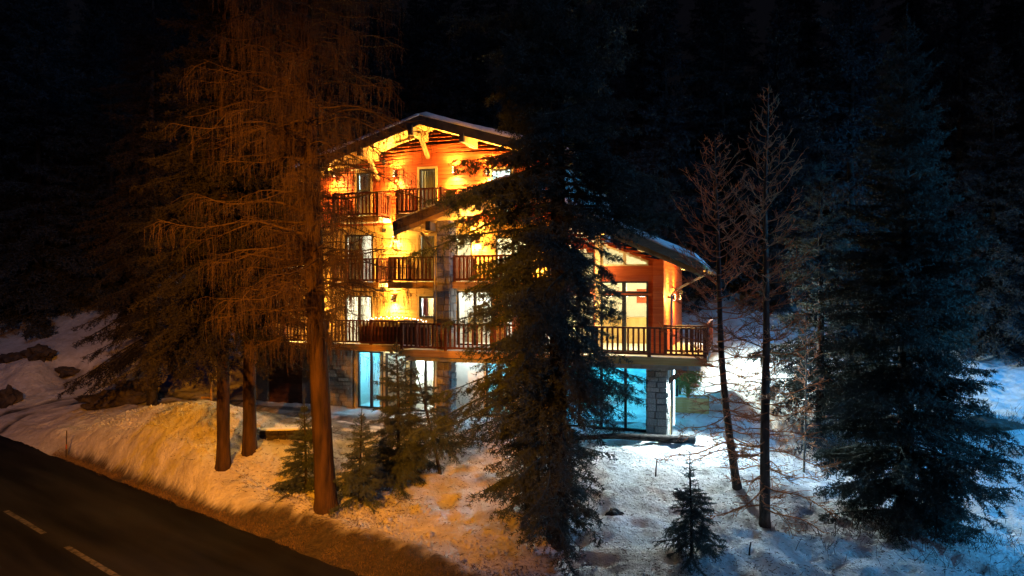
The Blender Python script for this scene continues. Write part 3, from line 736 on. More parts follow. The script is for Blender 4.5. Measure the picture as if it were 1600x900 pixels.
# gutter and down pipe of the wing; a second down pipe beside the stone pillar
ge = roof_low(UR) - .12
gp = MB(); n = 9
prof = [(UR + .04 + .09 * math.sin(a_) + .09, ge - .09 * math.cos(a_)) for a_ in np.linspace(-math.pi / 2, math.pi / 2, n)]
vs = [(u, v, z) for v in (-1.55, 10.3) for u, z in prof]
gp.add(vs, [(i, i + 1, n + i + 1, n + i) for i in range(n - 1)] + [(i + 1, i, n + i, n + i + 1) for i in range(n - 1)])
hb(gp, 'gutter', M['metal'])
hb(MB().tube([(UR + .13, -1.35, ge - .06), (UR + .13, -1.35, ge - .22), (WU1 + .45, .1, ge - .75), (WU1 + .3, .3, ge - .95), (WU1 + .3, .3, Z1)], [.045] * 5, 8), 'down_pipe', M['metal'], smooth=False)
ua, za = facade(653, 363, -.9); ub, zb = facade(680, 392, -.9); 
hb(MB().tube([(ua, -.6, za), (ub - .03, -.9, zb), (ub, -.95, zb - .15), (ub, -.95, Z1)], [.05] * 4, 8), 'down_pipe', M['metal'])

# ---- balconies
BAL = MB().box(-.033, .033, -.012, .012, 0, .82).mesh('baluster', M['wood_rail'])
def balcony(name, u0, u1, vf, vb, zf, left=True, right=True, label=None, slab='concrete', pitch=.165, hang=0.0, snow=True):
    p = hb(MB().box(u0, u1, vf, vb, zf - .16, zf), name, M[slab])
    if label: p['label'] = label
    hb(MB().box(u0 - .02, u1 + .02, vf - .05, vf - .003, zf - .22, zf + .03), 'edge_board', M['wood_pale'], p)
    runs = [((u0, vf + .05), (u1, vf + .05))]
    if left: runs.append(((u0 + .05, vf + .1), (u0 + .05, vb - .03)))
    if right: runs.append(((u1 - .05, vf + .1), (u1 - .05, vb - .03)))
    for (a, b), (c, d) in runs:
        L = math.hypot(c - a, d - b); du, dv = (c - a) / L, (d - b) / L
        tr = MB(); tr.beam((a, b, zf + 1.0), (c, d, zf + 1.0), .1, .06); hb(tr, 'top_rail', M['wood_rail'], p)
        br = MB(); br.beam((a, b, zf + .13), (c, d, zf + .13), .05, .07); hb(br, 'bottom_rail', M['wood_rail'], p)
        n = max(1, int(L / pitch))
        for i in range(n):
            x = (i + .5) / n * L
            o = link('baluster', BAL, p, (a + du * x, b + dv * x, zf + .16 - hang)); o.rotation_euler = (0, 0, math.atan2(dv, du))
        m_ = max(1, round(L / 1.9))
        for i in range(m_ + 1):
            x = i / m_ * L; x = min(max(x, .05), L - .05)
            hb(MB().box(a + du * x - .055, a + du * x + .055, b + dv * x - .056, b + dv * x + .056, zf - .18 if hang else zf, zf + 1.04), 'post', M['wood_rail'], p)
    if snow:
        sn = snow_layer(u0 + .02, u1 - .02, lambda u: zf, vf + .0, vf + .28, 0, .06, 30, 6, int(abs(u0) * 10) + int(zf), p, .12)
    return p
balcony('balcony', fu(519, .4), fu(591, .4), .4, VM, Z3, label='top left balcony under the gable')
balcony('balcony', fu(619, .1), fu(690, .1), .1, VM, Z3, label='top right balcony cut by the lower roof')
balcony('balcony', fu(519, .4), fu(591, .4), .4, VM, Z2, label='middle left balcony')
balcony('balcony', fu(607, -.25), PU0 - .02, -.25, VM, Z2, label='middle balcony between the lamps and the stone pillar')
balcony('balcony', PU1 + .02, fu(860, -.7), -.7, VM, Z2, label='middle right balcony behind the spruce')
balcony('terrace', -8.5, STEP_U - .02, .1, VM, Z1, right=False, label='left part of the long terrace')
balcony('terrace', STEP_U, DECK_R, DECK_V, VW - .1, Z1, left=False, right=False, label='long right part of the terrace', hang=.0, pitch=.175)
hb(MB().box(STEP_U, WU0 - .01, VW - .095, VM - .01, Z1 - .16, Z1), 'terrace_floor', M['concrete'])
balcony('side_terrace', WU1 + .06, DECK_R, VW - .095, 5.5, Z1, left=False, right=True, label='terrace along the right side wall', snow=False)
# soffit beam under the deck
hb(MB().box(STEP_U + .1, DECK_R - .2, DECK_V + .2, DECK_V + .42, Z1 - .4, Z1 - .165), 'deck_beam', M['concrete'])
for u in (PR1 + .4,):
    hb(MB().beam((PR1 - .02, -.4, Z1 - .9), (DECK_R - .4, -.4, Z1 - .2), .14, .16), 'brace', M['wood_dark'])

# ---- left wing, mostly behind the larches
lops = []
r = rect(371, 387, 458, 486, VM); window(r, VM, (), (), 'frame_wood', warm, 60, 1.6, None, 'small lit window in the left wing'); lops.append((r[0], r[1], r[2], r[3], r[3]))
r = rect(430, 462, 462, 486, VM); window(r, VM, (.5,), (), 'frame_wood', warm, 9, 1.6, None, 'wide dimly lit window in the left wing'); lops.append((r[0], r[1], r[2], r[3], r[3]))
lw_top = lambda u: 6.75 + .0 * u
cladding('left_wing_boards', LEFT_U, WALL_L - .01, Z1 - .1, lw_top, VM, lops, M['wood_pale'])
LWG = MB(); gd = rect(418, 472, 566, 645, VM)
solid_wall(LWG, LEFT_U, WALL_L - .01, Z0 - .4, Z1 - .12, VM, .2, [(gd[0], gd[1], Z0 - .4, Z0 + 2.25, Z0 + 2.25)])
LWG.box(LEFT_U, LEFT_U + .2, VM + .22, 9, Z0 - .4, 6.75); LWG.box(LEFT_U, WALL_L - .01, 9, 9.2, Z0 - .4, 6.75)
hb(LWG, 'left_wing_walls', M['mortar'])
gdp = hb(MB().box(gd[0], gd[1], VM + .13, VM + .17, Z0 - .2, Z0 + 2.25), 'garage_door', M['wood_dark'])
for k in range(10):
    z = Z0 + .02 + k * .22
    hb(MB().box(gd[0] + .02, gd[1] - .02, VM + .10, VM + .13, z, z + .2), 'panel', M['wood_dark'], gdp)
lwr = MB(); f_ = lambda u: 6.95 + .12 * (u - LEFT_U) * .5
slope_slab(lwr, LEFT_U - .6, WALL_L - .02, f_, .5, 9.8, .18, 0); lw = hb(lwr, 'left_wing_roof', M['wood_dark'])
snow_layer(LEFT_U - .6, WALL_L - .03, f_, .48, 9.8, .002, .22, 40, 50, 12, lw)

# ---- small dark boxes on the wall, corner post of the middle of the front
for x, y in ((599, 253), (600, 360), (600, 453)):
    u, z = facade(x, y, VM - .1)
    hb(bevel(MB().box(u - .06, u + .06, VM - .17, VM - .03, z - .07, z + .07), 'wall_box', M['frame_dark']) if False else MB().box(u - .055, u + .055, VM - .16, VM - .025, z - .07, z + .07), 'wall_box', M['frame_dark'])

# ------------------------------------------------------------------ wall lamps
def wall_lamp(u, v, z, label, e_up=26, e_dn=26, col=(1, .54, .11), face=0, fill=.2):
    """up and down light on a wall; face 0 = front wall, 1 = right side wall"""
    d = .22
    p = world(u, v, z); rz = -TH if face == 0 else -TH + R(90)
    t = empty('wall_lamp', p, rz, label, 'wall lamp', 'up and down wall lamps on the chalet')
    hb_ = MB().box(-.04, .04, -.22, 0, -.03, .03); hb_.build('bracket', M['metal_dark'], t)
    MB().tube([(0, -d - .03, -.11), (0, -d - .03, .11)], [.05, .05], 12).build('housing', M['metal_dark'], t)
    for s_, e in ((1, e_up), (-1, e_dn)):
        MB().tube([(0, -d - .03, s_ * .111), (0, -d - .03, s_ * .116)], [.04, .04], 12).build('lens', M['bulb'], t)
        L = bpy.data.lights.new('wall_lamp_light', 'SPOT'); L.energy = e; L.color = col; L.spot_size = R(152); L.spot_blend = .9; L.shadow_soft_size = .04
        o = bpy.data.objects.new('wall_lamp_light', L); COL.objects.link(o); o.parent = t
        o.location = (0, -d - .04, s_ * .14)
        o.rotation_euler = (R(177), 0, 0) if s_ > 0 else (R(3), 0, 0)
    L = bpy.data.lights.new('wall_lamp_glow', 'POINT'); L.energy = e_dn * fill; L.color = col; L.shadow_soft_size = .05  # added point light in front of the housing, spreads an even wash
    o = bpy.data.objects.new('wall_lamp_glow', L); COL.objects.link(o); o.parent = t; o.location = (0, -d - .32, .02)
    return t
lamps = [(525, 272, VM, 'top left lamp under the gable eave beside the left balcony'),
         (618, 272, VM, 'top lamp between the two top balconies'),
         (710, 266, VM, 'top right lamp on the gable just above the lower roof'),
         (617, 366, VM, 'lamp on the wall between the two middle balconies'),
         (615, 466, VM, 'lamp above the dry shrub on the terrace'),
         (762, 268, VM, 'top lamp showing through the tall spruce'),
         (745, 372, VM, 'lamp right of the stone pillar under the lower roof'),
         (845, 440, VM, 'lamp deep behind the tall spruce trunk at middle height'),
         (500, 468, VM, 'lamp beside the bright terrace door behind the larch trunk')]
for x, y, v, lb in lamps:
    u, z = facade(x, y, v - .1); wall_lamp(u, v, z, lb, 820, 820)
u, z = facade(918, 455, VW - .1); wall_lamp(u, VW, z, 'bright lamp left of the wing windows at the edge of the spruce', 900, 900, (1, .74, .36))
for v_, lb in ((1.9, 'nearer lamp on the wing side wall'), (4.6, 'farther lamp on the wing side wall')):
    wall_lamp(WU1 + .02, v_, 6.05, lb, 500, 500, face=1, fill=.6)

# cool lamp under the corner of the terrace that lights the snow bank
t = empty('flood_lamp', world(px1 + .55, -.35, Z1 - .2), -TH, 'cold white flood lamp under the right end of the terrace', 'flood lamp')
MB().box(-.14, .14, -.1, .1, -.1, 0).build('housing', M['metal_dark'], t)
MB().box(-.05, .05, -.04, .04, 0, .06).build('bracket', M['metal_dark'], t)
MB().box(-.12, .12, -.08, .08, -.112, -.102).build('lens', M['lamp_cool'], t)
L = bpy.data.lights.new('flood_light', 'SPOT'); L.energy = 5200; L.color = (.74, .95, 1.0); L.spot_size = R(172); L.spot_blend = .7; L.shadow_soft_size = .1
o = bpy.data.objects.new('flood_light', L); COL.objects.link(o); o.parent = t; o.location = (.05, 0, -.32)
o.rotation_euler = Vector((-.2, .75, .6)).to_track_quat('Z', 'Y').to_euler()
t = empty('flood_lamp', world(WU1 + .02, 7.2, 6.2), -TH + R(90), 'added cold white flood lamp high on the right side wall, brightening the upper slope', 'flood lamp')  # added lamp with no known fixture, lights the upper snow slope
MB().box(-.1, .1, -.2, -.04, -.08, .08).build('housing', M['metal_dark'], t)
MB().box(-.03, .03, -.04, .0, -.03, .03).build('bracket', M['metal_dark'], t)
MB().box(-.08, .08, -.204, -.202, -.05, .05).build('lens', M['glass'], t)
L = bpy.data.lights.new('flood_light', 'SPOT'); L.energy = 8000; L.color = (.80, 1.0, .96); L.spot_size = R(130); L.spot_blend = .9; L.shadow_soft_size = .1
o = bpy.data.objects.new('flood_light', L); COL.objects.link(o); o.parent = t; o.location = (0, -.26, 0)
o.rotation_euler = Vector((.25, 1, .55)).to_track_quat('Z', 'Y').to_euler()
for u_, v_, lb, e in ((fu(612, .8), .8, 'small white ceiling lamp under the terrace above the curtained glass bay', 55), (fu(722, .4), .4, 'small white ceiling lamp under the terrace right of the stone pillar', 80)):
    t = empty('ceiling_lamp', world(u_, v_, Z1 - .16), -TH, lb, 'ceiling lamp', 'ceiling lamps under the terrace')
    MB().tube([(0, 0, -.06), (0, 0, 0)], [.09, .09], 12).build('housing', M['metal_dark'], t); MB().tube([(0, 0, -.075), (0, 0, -.062)], [.075, .08], 12).build('lens', M['lamp_cool'], t)
    L = bpy.data.lights.new('ceiling_light', 'POINT'); L.energy = e; L.color = (.85, 1, 1); L.shadow_soft_size = .05
    o = bpy.data.objects.new('ceiling_light', L); COL.objects.link(o); o.parent = t; o.location = (0, 0, -.16)
# tube light on the corner of the pool room
t = empty('tube_light', world(px1 + .12, .55, Z0 + .3), -TH, 'upright white tube light on the corner of the pool room', 'tube light')
MB().tube([(0, 0, 0), (0, 0, 2.0)], [.03, .03], 8).build('tube', M['lamp_cool'], t); MB().box(-.05, .0, -.03, .03, -.05, 2.05).build('backing', M['white_plastic'], t)

# ------------------------------------------------------------------ street lamps outside the picture that give the two colours of light
def street_lamp(x, y, h, label, aim, e, col, lens, size=150, blend=.6):
    z = gz(x, y); t = empty('street_lamp', (x, y, z), 0, label, 'street lamp', 'street lamps')
    MB().tube([(0, 0, -.1), (0, 0, .9), (0, 0, h)], [.11, .08, .05], 12).build('pole', M['metal'], t)
    MB().tube([(0, 0, 0), (0, 0, .06)], [.18, .16], 12).build('base_plate', M['metal'], t)
    d = Vector(aim) - Vector((x, y, z + h)); az = math.atan2(d.y, d.x)
    hd = MB().box(-.1, .55, -.13, .13, h, h + .12).build('lamp_head', M['metal'], t); hd.rotation_euler = (0, 0, az)
    ln = MB().box(.1, .5, -.1, .1, h - .012, h - .002).build('lens', M[lens], t); ln.rotation_euler = (0, 0, az)
    L = bpy.data.lights.new('street_light', 'SPOT'); L.energy = e; L.color = col; L.spot_size = R(size); L.spot_blend = blend; L.shadow_soft_size = .12
    o = bpy.data.objects.new('street_light', L); COL.objects.link(o); o.parent = t
    o.location = (math.cos(az) * .3, math.sin(az) * .3, h - .08); o.rotation_euler = (-d).to_track_quat('Z', 'Y').to_euler()
lx, ly = -7.0, 2.0
street_lamp(lx, ly, 9.5, 'sodium street lamp on the near side of the road', (-8.0, 22, 3.6), 30000, (1, .31, .004), 'lamp_orange', 77, 1.0)
street_lamp(23, 12, 8.0, 'added blue lamp beyond the right edge of the view, brightening the right-hand trees', (14, 23, 3.5), 14000, (.05, .38, .82), 'lamp_blue', 110, .9)  # unseen lamp added to lift the right-hand trees in blue
street_lamp(27, 25, 7.0, 'blue street lamp behind the trees beyond the right edge of the view', (17, 22, 1.5), 5000, (.01, .36, 1), 'lamp_blue', 150, .6)

# ------------------------------------------------------------------ trees
def unit(a): return a / np.maximum(np.linalg.norm(a, axis=-1, keepdims=True), 1e-9)
def tri_tubes(P, rad):
    """P (n,k,3) polylines, rad (n,k) -> 3-sided tubes as quads"""
    n, k, _ = P.shape
    d = np.gradient(P, axis=1); d = unit(d)
    up = np.zeros_like(d); up[..., 2] = 1; vert = np.abs(d[..., 2:3]) > .9; up = np.where(vert, np.array([1., 0, 0]), up)
    a = unit(np.cross(d, up)); b = np.cross(d, a)
    rings = np.stack([P + (a * math.cos(t) + b * math.sin(t)) * rad[..., None] for t in (0, 2.094, 4.189)], 2)   # n,k,3,3
    V = rings.reshape(-1, 3); base = (np.arange(n)[:, None] * k + np.arange(k - 1)[None]) * 3
    F = []
    for q in range(3):
        q2 = (q + 1) % 3
        F.append(np.stack([base + q, base + q2, base + 3 + q2, base + 3 + q], -1).reshape(-1, 4))
    return V, np.concatenate(F)
def blades(P0, P1, per_m, length, width, rng, spread=.9, back=False, minn=2):
    """needle blades (triangles) along straight twigs P0->P1"""
    L = np.linalg.norm(P1 - P0, axis=1); cnt = np.maximum(minn, (L * per_m + rng.random(len(L))).astype(int))
    i = np.repeat(np.arange(len(L)), cnt); f = rng.random(len(i))
    D = unit(P1 - P0)[i]; C = P0[i] + (P1 - P0)[i] * f[:, None]
    rv = rng.normal(size=(len(i), 3)); rv = unit(rv - (rv * D).sum(1, keepdims=True) * D)
    nd = unit(D * (1 - spread * .5) + rv * spread)
    ln = length * rng.uniform(.6, 1.25, len(i)); wv = unit(np.cross(nd, rng.normal(size=(len(i), 3)))) * (width / 2)
    V = np.stack([C - wv, C + wv, C + nd * ln[:, None]], 1).reshape(-1, 3)
    return V, np.arange(len(V)).reshape(-1, 3)
def tri_to_mesh(parts):
    """mix quads and triangles: quads are split"""
    Vs = []; Fs = []; n = 0
    for V, F in parts:
        if F.shape[1] == 4: F = np.concatenate([F[:, [0, 1, 2]], F[:, [0, 2, 3]]])
        Vs.append(V); Fs.append(F + n); n += len(V)
    return np.concatenate(Vs), np.concatenate(Fs)

def trunk_mesh(H, r0, m, seed, lean=(0, 0), curve=(0, 0), n=10, flare=1.25, r1=.012, wig=.04):
    rg = random.Random(seed); pts = []; rad = []; k = 22; ph = rg.uniform(0, 6)
    def axis(z):
        f = z / H
        return (lean[0] * f + curve[0] * (1 - f) ** 3 + wig * math.sin(z * .9 + ph) * f * 1.2, lean[1] * f + curve[1] * (1 - f) ** 3 + wig * math.cos(z * .7 + ph) * f)
    zs = [-.5, 0, .12, .3] + [H * (i / (k - 1)) ** 1.0 for i in range(1, k)]
    for z in zs:
        x, y = axis(max(z, 0)); pts.append((x, y, z)); f = max(z, 0) / H
        fl = 1 + (flare - 1) * math.exp(-max(z, 0) / .25)
        rad.append(max(r1, r0 * fl * (1 - f) ** .85 + r1 * f))
    mb = MB(); mb.tube(pts, rad, n)
    # uneven bark outline
    mb.v = [(x * 1 + rg.uniform(-1, 1) * r0 * .05, y + rg.uniform(-1, 1) * r0 * .05, z) for x, y, z in mb.v]
    return mb.mesh('trunk', m, True), axis

def spruce_crown(H, Rm, z0, seed, axis, nb=200, dens=14, need=60, nl=.075, nw=.014, droop=.45, m=None, power=.75, gap=.15, tw=.32, sub=4, upright=0.0, minr=.12, lump=.25, skirt=1.0, asym=0.0):
    rng = np.random.default_rng(seed)
    f = np.sort(rng.random(nb)) ; f = f ** 1.0
    hz = z0 + (H * .985 - z0) * f
    az = np.arange(nb) * 2.39996 + rng.normal(0, .35, nb)
    prof = (1 - f) ** power
    lumps = 1 + lump * np.sin(az * 2 + seed) * np.cos(hz * 1.3 + seed) + rng.normal(0, .14, nb)
    L = np.maximum(Rm * prof * np.clip(lumps, .45, 1.4), minr * (1 - f) + .05)
    L *= np.where(rng.random(nb) < gap, .5, 1)
    if asym: L *= 1 - asym * np.cos(az) * np.interp(f, [0, .22, .4], [1, .8, 0])
    if skirt < 1: L *= np.interp(f, [0, .04, .14, .24], [skirt, skirt * .6 + .3, skirt * .3 + .62, 1])
    ax = np.array([axis(z) for z in hz])
    S0 = np.stack([ax[:, 0], ax[:, 1], hz], 1)
    out = np.stack([np.cos(az), np.sin(az), np.zeros(nb)], 1)
    rise = np.interp(f, [0, .35, .75, 1], [-.12, .02, .35, .9]) + upright + rng.normal(0, .08, nb)
    dr = droop * np.interp(f, [0, .5, 1], [1.0, .9, .1]) * rng.uniform(.6, 1.3, nb)
    def spine(i, s):
        s = s[:, None]; l = L[i][:, None]
        zz = rise[i][:, None] * s - dr[i][:, None] * s ** 2 + dr[i][:, None] * .55 * s ** 3.2
        side = np.stack([-out[i][:, 1], out[i][:, 0], np.zeros(len(i))], 1)
        wob = .06 * np.sin(s * 5 + i[:, None])
        return S0[i] + out[i] * l * s * (1 - .06 * s) + np.array([0, 0, 1.]) * l * zz + side * l * wob
    parts = []
    K = 7; ss = np.linspace(0, 1, K); ii = np.repeat(np.arange(nb), K)
    P = spine(ii, np.tile(ss, nb)).reshape(nb, K, 3)
    br = np.clip(.012 * L[:, None] + .004, .006, .05) * (1 - .82 * ss[None])
    parts.append(tri_tubes(P, br))
    # side twigs
    cnt = np.maximum(4, (L * dens).astype(int)); ti = np.repeat(np.arange(nb), cnt)
    ts = rng.uniform(.12, 1.0, len(ti)); B0 = spine(ti, ts); B1 = spine(ti, np.minimum(ts + .03, 1.03)); bd = unit(B1 - B0)
    sd = unit(np.cross(bd, np.array([0, 0, 1.]))) * np.where(rng.random(len(ti)) < .5, -1, 1)[:, None]
    tdir = unit(bd * rng.uniform(.5, 1.1, (len(ti), 1)) + sd * rng.uniform(.35, 1.0, (len(ti), 1)) + np.array([0, 0, -1.]) * rng.uniform(.0, .9, (len(ti), 1)) * (1 - f[ti][:, None] * .8))
    tl = np.clip(tw * L[ti] * (1.15 - ts) + .08, .07, .75) * rng.uniform(.6, 1.2, len(ti))
    T0 = B0; T1 = B0 + tdir * tl[:, None]; T1[:, 2] -= tl * .18 * (1 - f[ti])
    parts.append(tri_tubes(np.stack([T0, T1], 1), np.stack([np.full(len(ti), .005), np.full(len(ti), .002)], 1)))
    # second order
    sel = np.where(tl > .14)[0]; si = np.repeat(sel, sub); u = rng.uniform(.15, .95, len(si))
    Q0 = T0[si] + (T1 - T0)[si] * u[:, None]; rd = rng.normal(size=(len(si), 3)); rd[:, 2] -= .45 * (1 - f[ti[si]])
    qd = unit(unit(tdir[si]) * .7 + unit(rd) * .8); ql = tl[si] * rng.uniform(.25, .5, len(si)) * (1.1 - u * .5)
    Q1 = Q0 + qd * ql[:, None]
    parts.append(blades(T0, T1, need, nl, nw, rng)); parts.append(blades(Q0, Q1, need, nl, nw, rng))
    E0 = P[:, :-1].reshape(-1, 3); E1 = P[:, 1:].reshape(-1, 3); keep = np.tile(ss[:-1] > .25, nb)
    parts.append(blades(E0[keep], E1[keep], need, nl, nw, rng))
    # leader
    a = np.array([[*axis(H * .96), H * .96]]); b = np.array([[*axis(H), H + .25]])
    parts.append(tri_tubes(np.stack([a, b], 1), np.array([[.015, .004]]))); parts.append(blades(a, b, need, nl, nw, rng))
    V, F = tri_to_mesh(parts)
    return np_mesh('crown', V, F, m)

def put_tree(name, x, y, trunk, crown, label, cat='spruce tree', group=None, sc=1, rz=0, z=None, tilt=0):
    t = empty(name, (x, y, (gz(x, y) if z is None else z) - .05), rz, label, cat, group); t.scale = (sc, sc, sc)
    if tilt: t.rotation_euler = (tilt, 0, rz)
    link('trunk', trunk, t); c = link('crown', crown, t); return t
def at(x, Y): return ((x - 800) / FPX * Y, Y)
def spruce(name, px, Y, H, Rm, z0, seed, label, r0=.14, lean=(0, 0), curve=(0, 0), m='needle', bark='bark', group=None, **kw):
    tm, ax = trunk_mesh(H, r0, M[bark], seed, lean, curve)
    cm = spruce_crown(H, Rm, z0, seed, ax, m=M[m], **kw); x, y = at(px, Y)
    return put_tree(name, x, y, tm, cm, label, 'spruce tree', group)

spruce('spruce_tree', 872, 16.2, 24.0, 2.7, .45, 11, 'tallest dark spruce standing right in front of the chalet', r0=.24, nb=640, dens=14, need=46, nl=.085, nw=.018, droop=.55, power=.36, tw=.36, lump=.4, gap=.34, skirt=.55, asym=.3)
spruce('spruce_tree', 826, 18.6, 11.5, 1.9, .9, 12, 'slimmer dark spruce close behind the tallest spruce', r0=.15, nb=190, dens=12, need=42, nl=.08, nw=.017, droop=.6, power=.5, skirt=.5)
spruce('spruce_tree', 1415, 17.3, 12.9, 2.6, .35, 13, 'big broad spruce at the right with its skirt on the snow', r0=.22, nb=470, dens=15, need=48, nl=.085, nw=.019, droop=.4, power=.72, upright=.1, tw=.36, skirt=.72)
spruce('spruce_tree', 622, 20.2, 4.1, 1.35, .35, 14, 'middle-sized young spruce in front of the blue doors', r0=.07, nb=170, dens=24, need=65, nl=.055, nw=.012, droop=.3, power=.75)
spruce('spruce_tree', 562, 18.4, 2.4, .95, .15, 15, 'small bushy spruce right of the big larch trunk', r0=.045, nb=115, dens=28, need=80, nl=.05, nw=.011, droop=.3)
spruce('spruce_tree', 478, 19.4, 2.5, 1.05, .1, 16, 'small spruce half hidden behind the big larch trunk', r0=.045, nb=115, dens=28, need=80, nl=.05, nw=.011, droop=.3)
spruce('spruce_tree', 1081, 14.9, 2.1, .85, .25, 17, 'smallest spruce alone on the open snow', r0=.035, nb=95, dens=28, need=95, nl=.045, nw=.009, droop=.28, power=.8)
spruce('spruce_tree', 688, 20.4, 3.2, 1.1, .9, 18, 'young spruce with a thin leaning trunk beside the tallest spruce', r0=.05, lean=(-.7, 0), nb=100, dens=24, need=70, nl=.055, nw=.012, droop=.3)
spruce('spruce_tree', 1282, 25.5, 10.5, 2.3, 1.2, 19, 'open crowned spruce with a bare lower trunk left of the broad one', r0=.17, nb=170, dens=11, need=40, nl=.09, nw=.018, droop=.1, upright=.1, power=.6, gap=.3)
# the pair of trunks on the left bank: dark spruces with long hanging sprays
spruce('spruce_tree', 349, 20.9, 19.0, 2.6, 4.4, 21, 'left one of two dark spruces on the snow bank', r0=.2, curve=(.0, 0), nb=380, dens=13, need=42, nl=.09, nw=.019, droop=.85, power=.5, bark='bark_red', m='needle_dark')
spruce('spruce_tree', 390, 21.6, 18.5, 2.4, 4.8, 22, 'right one of two dark spruces on the snow bank', r0=.21, nb=300, dens=12, need=42, nl=.09, nw=.019, droop=.8, power=.5, bark='bark_red', m='needle_dark')
spruce('spruce_tree', 238, 30.5, 23, 3.0, 2.4, 23, 'dark spruce with low hanging boughs over the drive', r0=.22, nb=420, dens=11, need=34, nl=.1, nw=.022, droop=.9, power=.6, m='needle_dark')

# big larch with curtains of hanging twigs
def larch_twigs(H, Rm, z0, seed, axis, nb, hang, m, hl=(.15, .9), rise0=.15, nside=9, hr=.0042, short=0.0):
    rng = np.random.default_rng(seed); f = np.sort(rng.random(nb)); hz = z0 + (H * .98 - z0) * f
    az = np.arange(nb) * 2.39996 + rng.normal(0, .4, nb)
    L = np.maximum(Rm * (1 - f) ** .5 * np.clip(1 + rng.normal(0, .22, nb), .4, 1.5) * np.interp(f, [0, .12, 1], [.55, 1, 1]), .25)
    L = np.where(rng.random(nb) < short, rng.uniform(.35, 1.15, nb), L)
    ax = np.array([axis(z) for z in hz]); S0 = np.stack([ax[:, 0], ax[:, 1], hz], 1)
    out = np.stack([np.cos(az), np.sin(az), np.zeros(nb)], 1); rs = rise0 + rng.normal(0, .12, nb); dr = rng.uniform(.15, .5, nb)
    K = 9; ss = np.linspace(0, 1, K)
    ph = rng.uniform(0, 6, (nb, 1)); side = np.stack([-out[:, 1], out[:, 0], np.zeros(nb)], 1)
    P = S0[:, None] + out[:, None] * (L[:, None] * ss)[..., None] + np.array([0, 0, 1.]) * (L[:, None] * (rs[:, None] * ss - dr[:, None] * ss ** 2 + .35 * dr[:, None] * ss ** 4 + .03 * np.sin(ss * 9 + ph)))[..., None] \
        + side[:, None] * (L[:, None] * (.07 * np.sin(ss * 4 + ph)))[..., None]
    rad = np.clip(.011 * L[:, None] + .004, .006, .04) * (1 - .85 * ss)
    parts = [tri_tubes(P, rad)]
    def on(i, s):
        x = s * (K - 1); k = np.minimum(x.astype(int), K - 2); fr = (x - k)[:, None]; return P[i, k] * (1 - fr) + P[i, k + 1] * fr
    cnt = np.maximum(3, (L * nside).astype(int)); ti = np.repeat(np.arange(nb), cnt); ts = rng.uniform(.06, 1, len(ti))
    A = on(ti, ts); sg = np.where(rng.random(len(ti)) < .5, -1, 1)[:, None]
    d = unit(out[ti] * rng.uniform(.3, 1, (len(ti), 1)) + side[ti] * sg * rng.uniform(.3, 1, (len(ti), 1)) + np.array([0, 0, 1.]) * rng.normal(-.15, .3, (len(ti), 1)))
    tl = rng.uniform(.15, .55, len(ti)) * np.clip(L[ti] * .5, .4, 1.3)
    Bm = A + d * tl[:, None] * .5 + rng.normal(0, .02, A.shape); Bn = A + d * tl[:, None]; Bn[:, 2] -= tl * .25
    TP = np.stack([A, Bm, Bn], 1); parts.append(tri_tubes(TP, np.tile([.007, .005, .003], (len(ti), 1))))
    # hanging cords
    hn = int(len(ti) * hang); hi = rng.integers(0, len(ti), hn); hs = rng.random(hn)[:, None]
    C = np.where(hs < .5, TP[hi, 0] + (TP[hi, 1] - TP[hi, 0]) * hs * 2, TP[hi, 1] + (TP[hi, 2] - TP[hi, 1]) * (hs * 2 - 1))
    ln = rng.uniform(hl[0], hl[1], hn) ** 1.0 * rng.uniform(.4, 1, hn); k2 = 4
    Hn = np.stack([C + np.stack([np.sin(q * 4 + hi) * .025 * q + rng.normal(0, .012, hn), np.cos(q * 3 + hi) * .025 * q + rng.normal(0, .012, hn), -ln * q], 1) for q in np.linspace(0, 1, k2)], 1)
    parts.append(tri_tubes(Hn, np.tile(np.linspace(hr * 1.2, hr * .6, k2), (hn, 1))))
    # spur knobs
    parts.append(blades(Hn[:, 0], Hn[:, -1], 16, .035, .012, rng, 1.0))
    V, F = tri_to_mesh(parts); return np_mesh('crown', V, F, m)
tm, ax = trunk_mesh(27, .27, M['bark_red'], 31, lean=(-.45, 0), curve=(.35, 0), n=14, flare=1.3)
cm = larch_twigs(27, 2.9, 4.3, 31, ax, 700, 3.0, M['twig'], hr=.004, short=.38)
put_tree('larch_tree', *at(489, 18.0), tm, cm, 'big leafless larch with hanging twigs and a thick orange-lit trunk', 'larch tree')

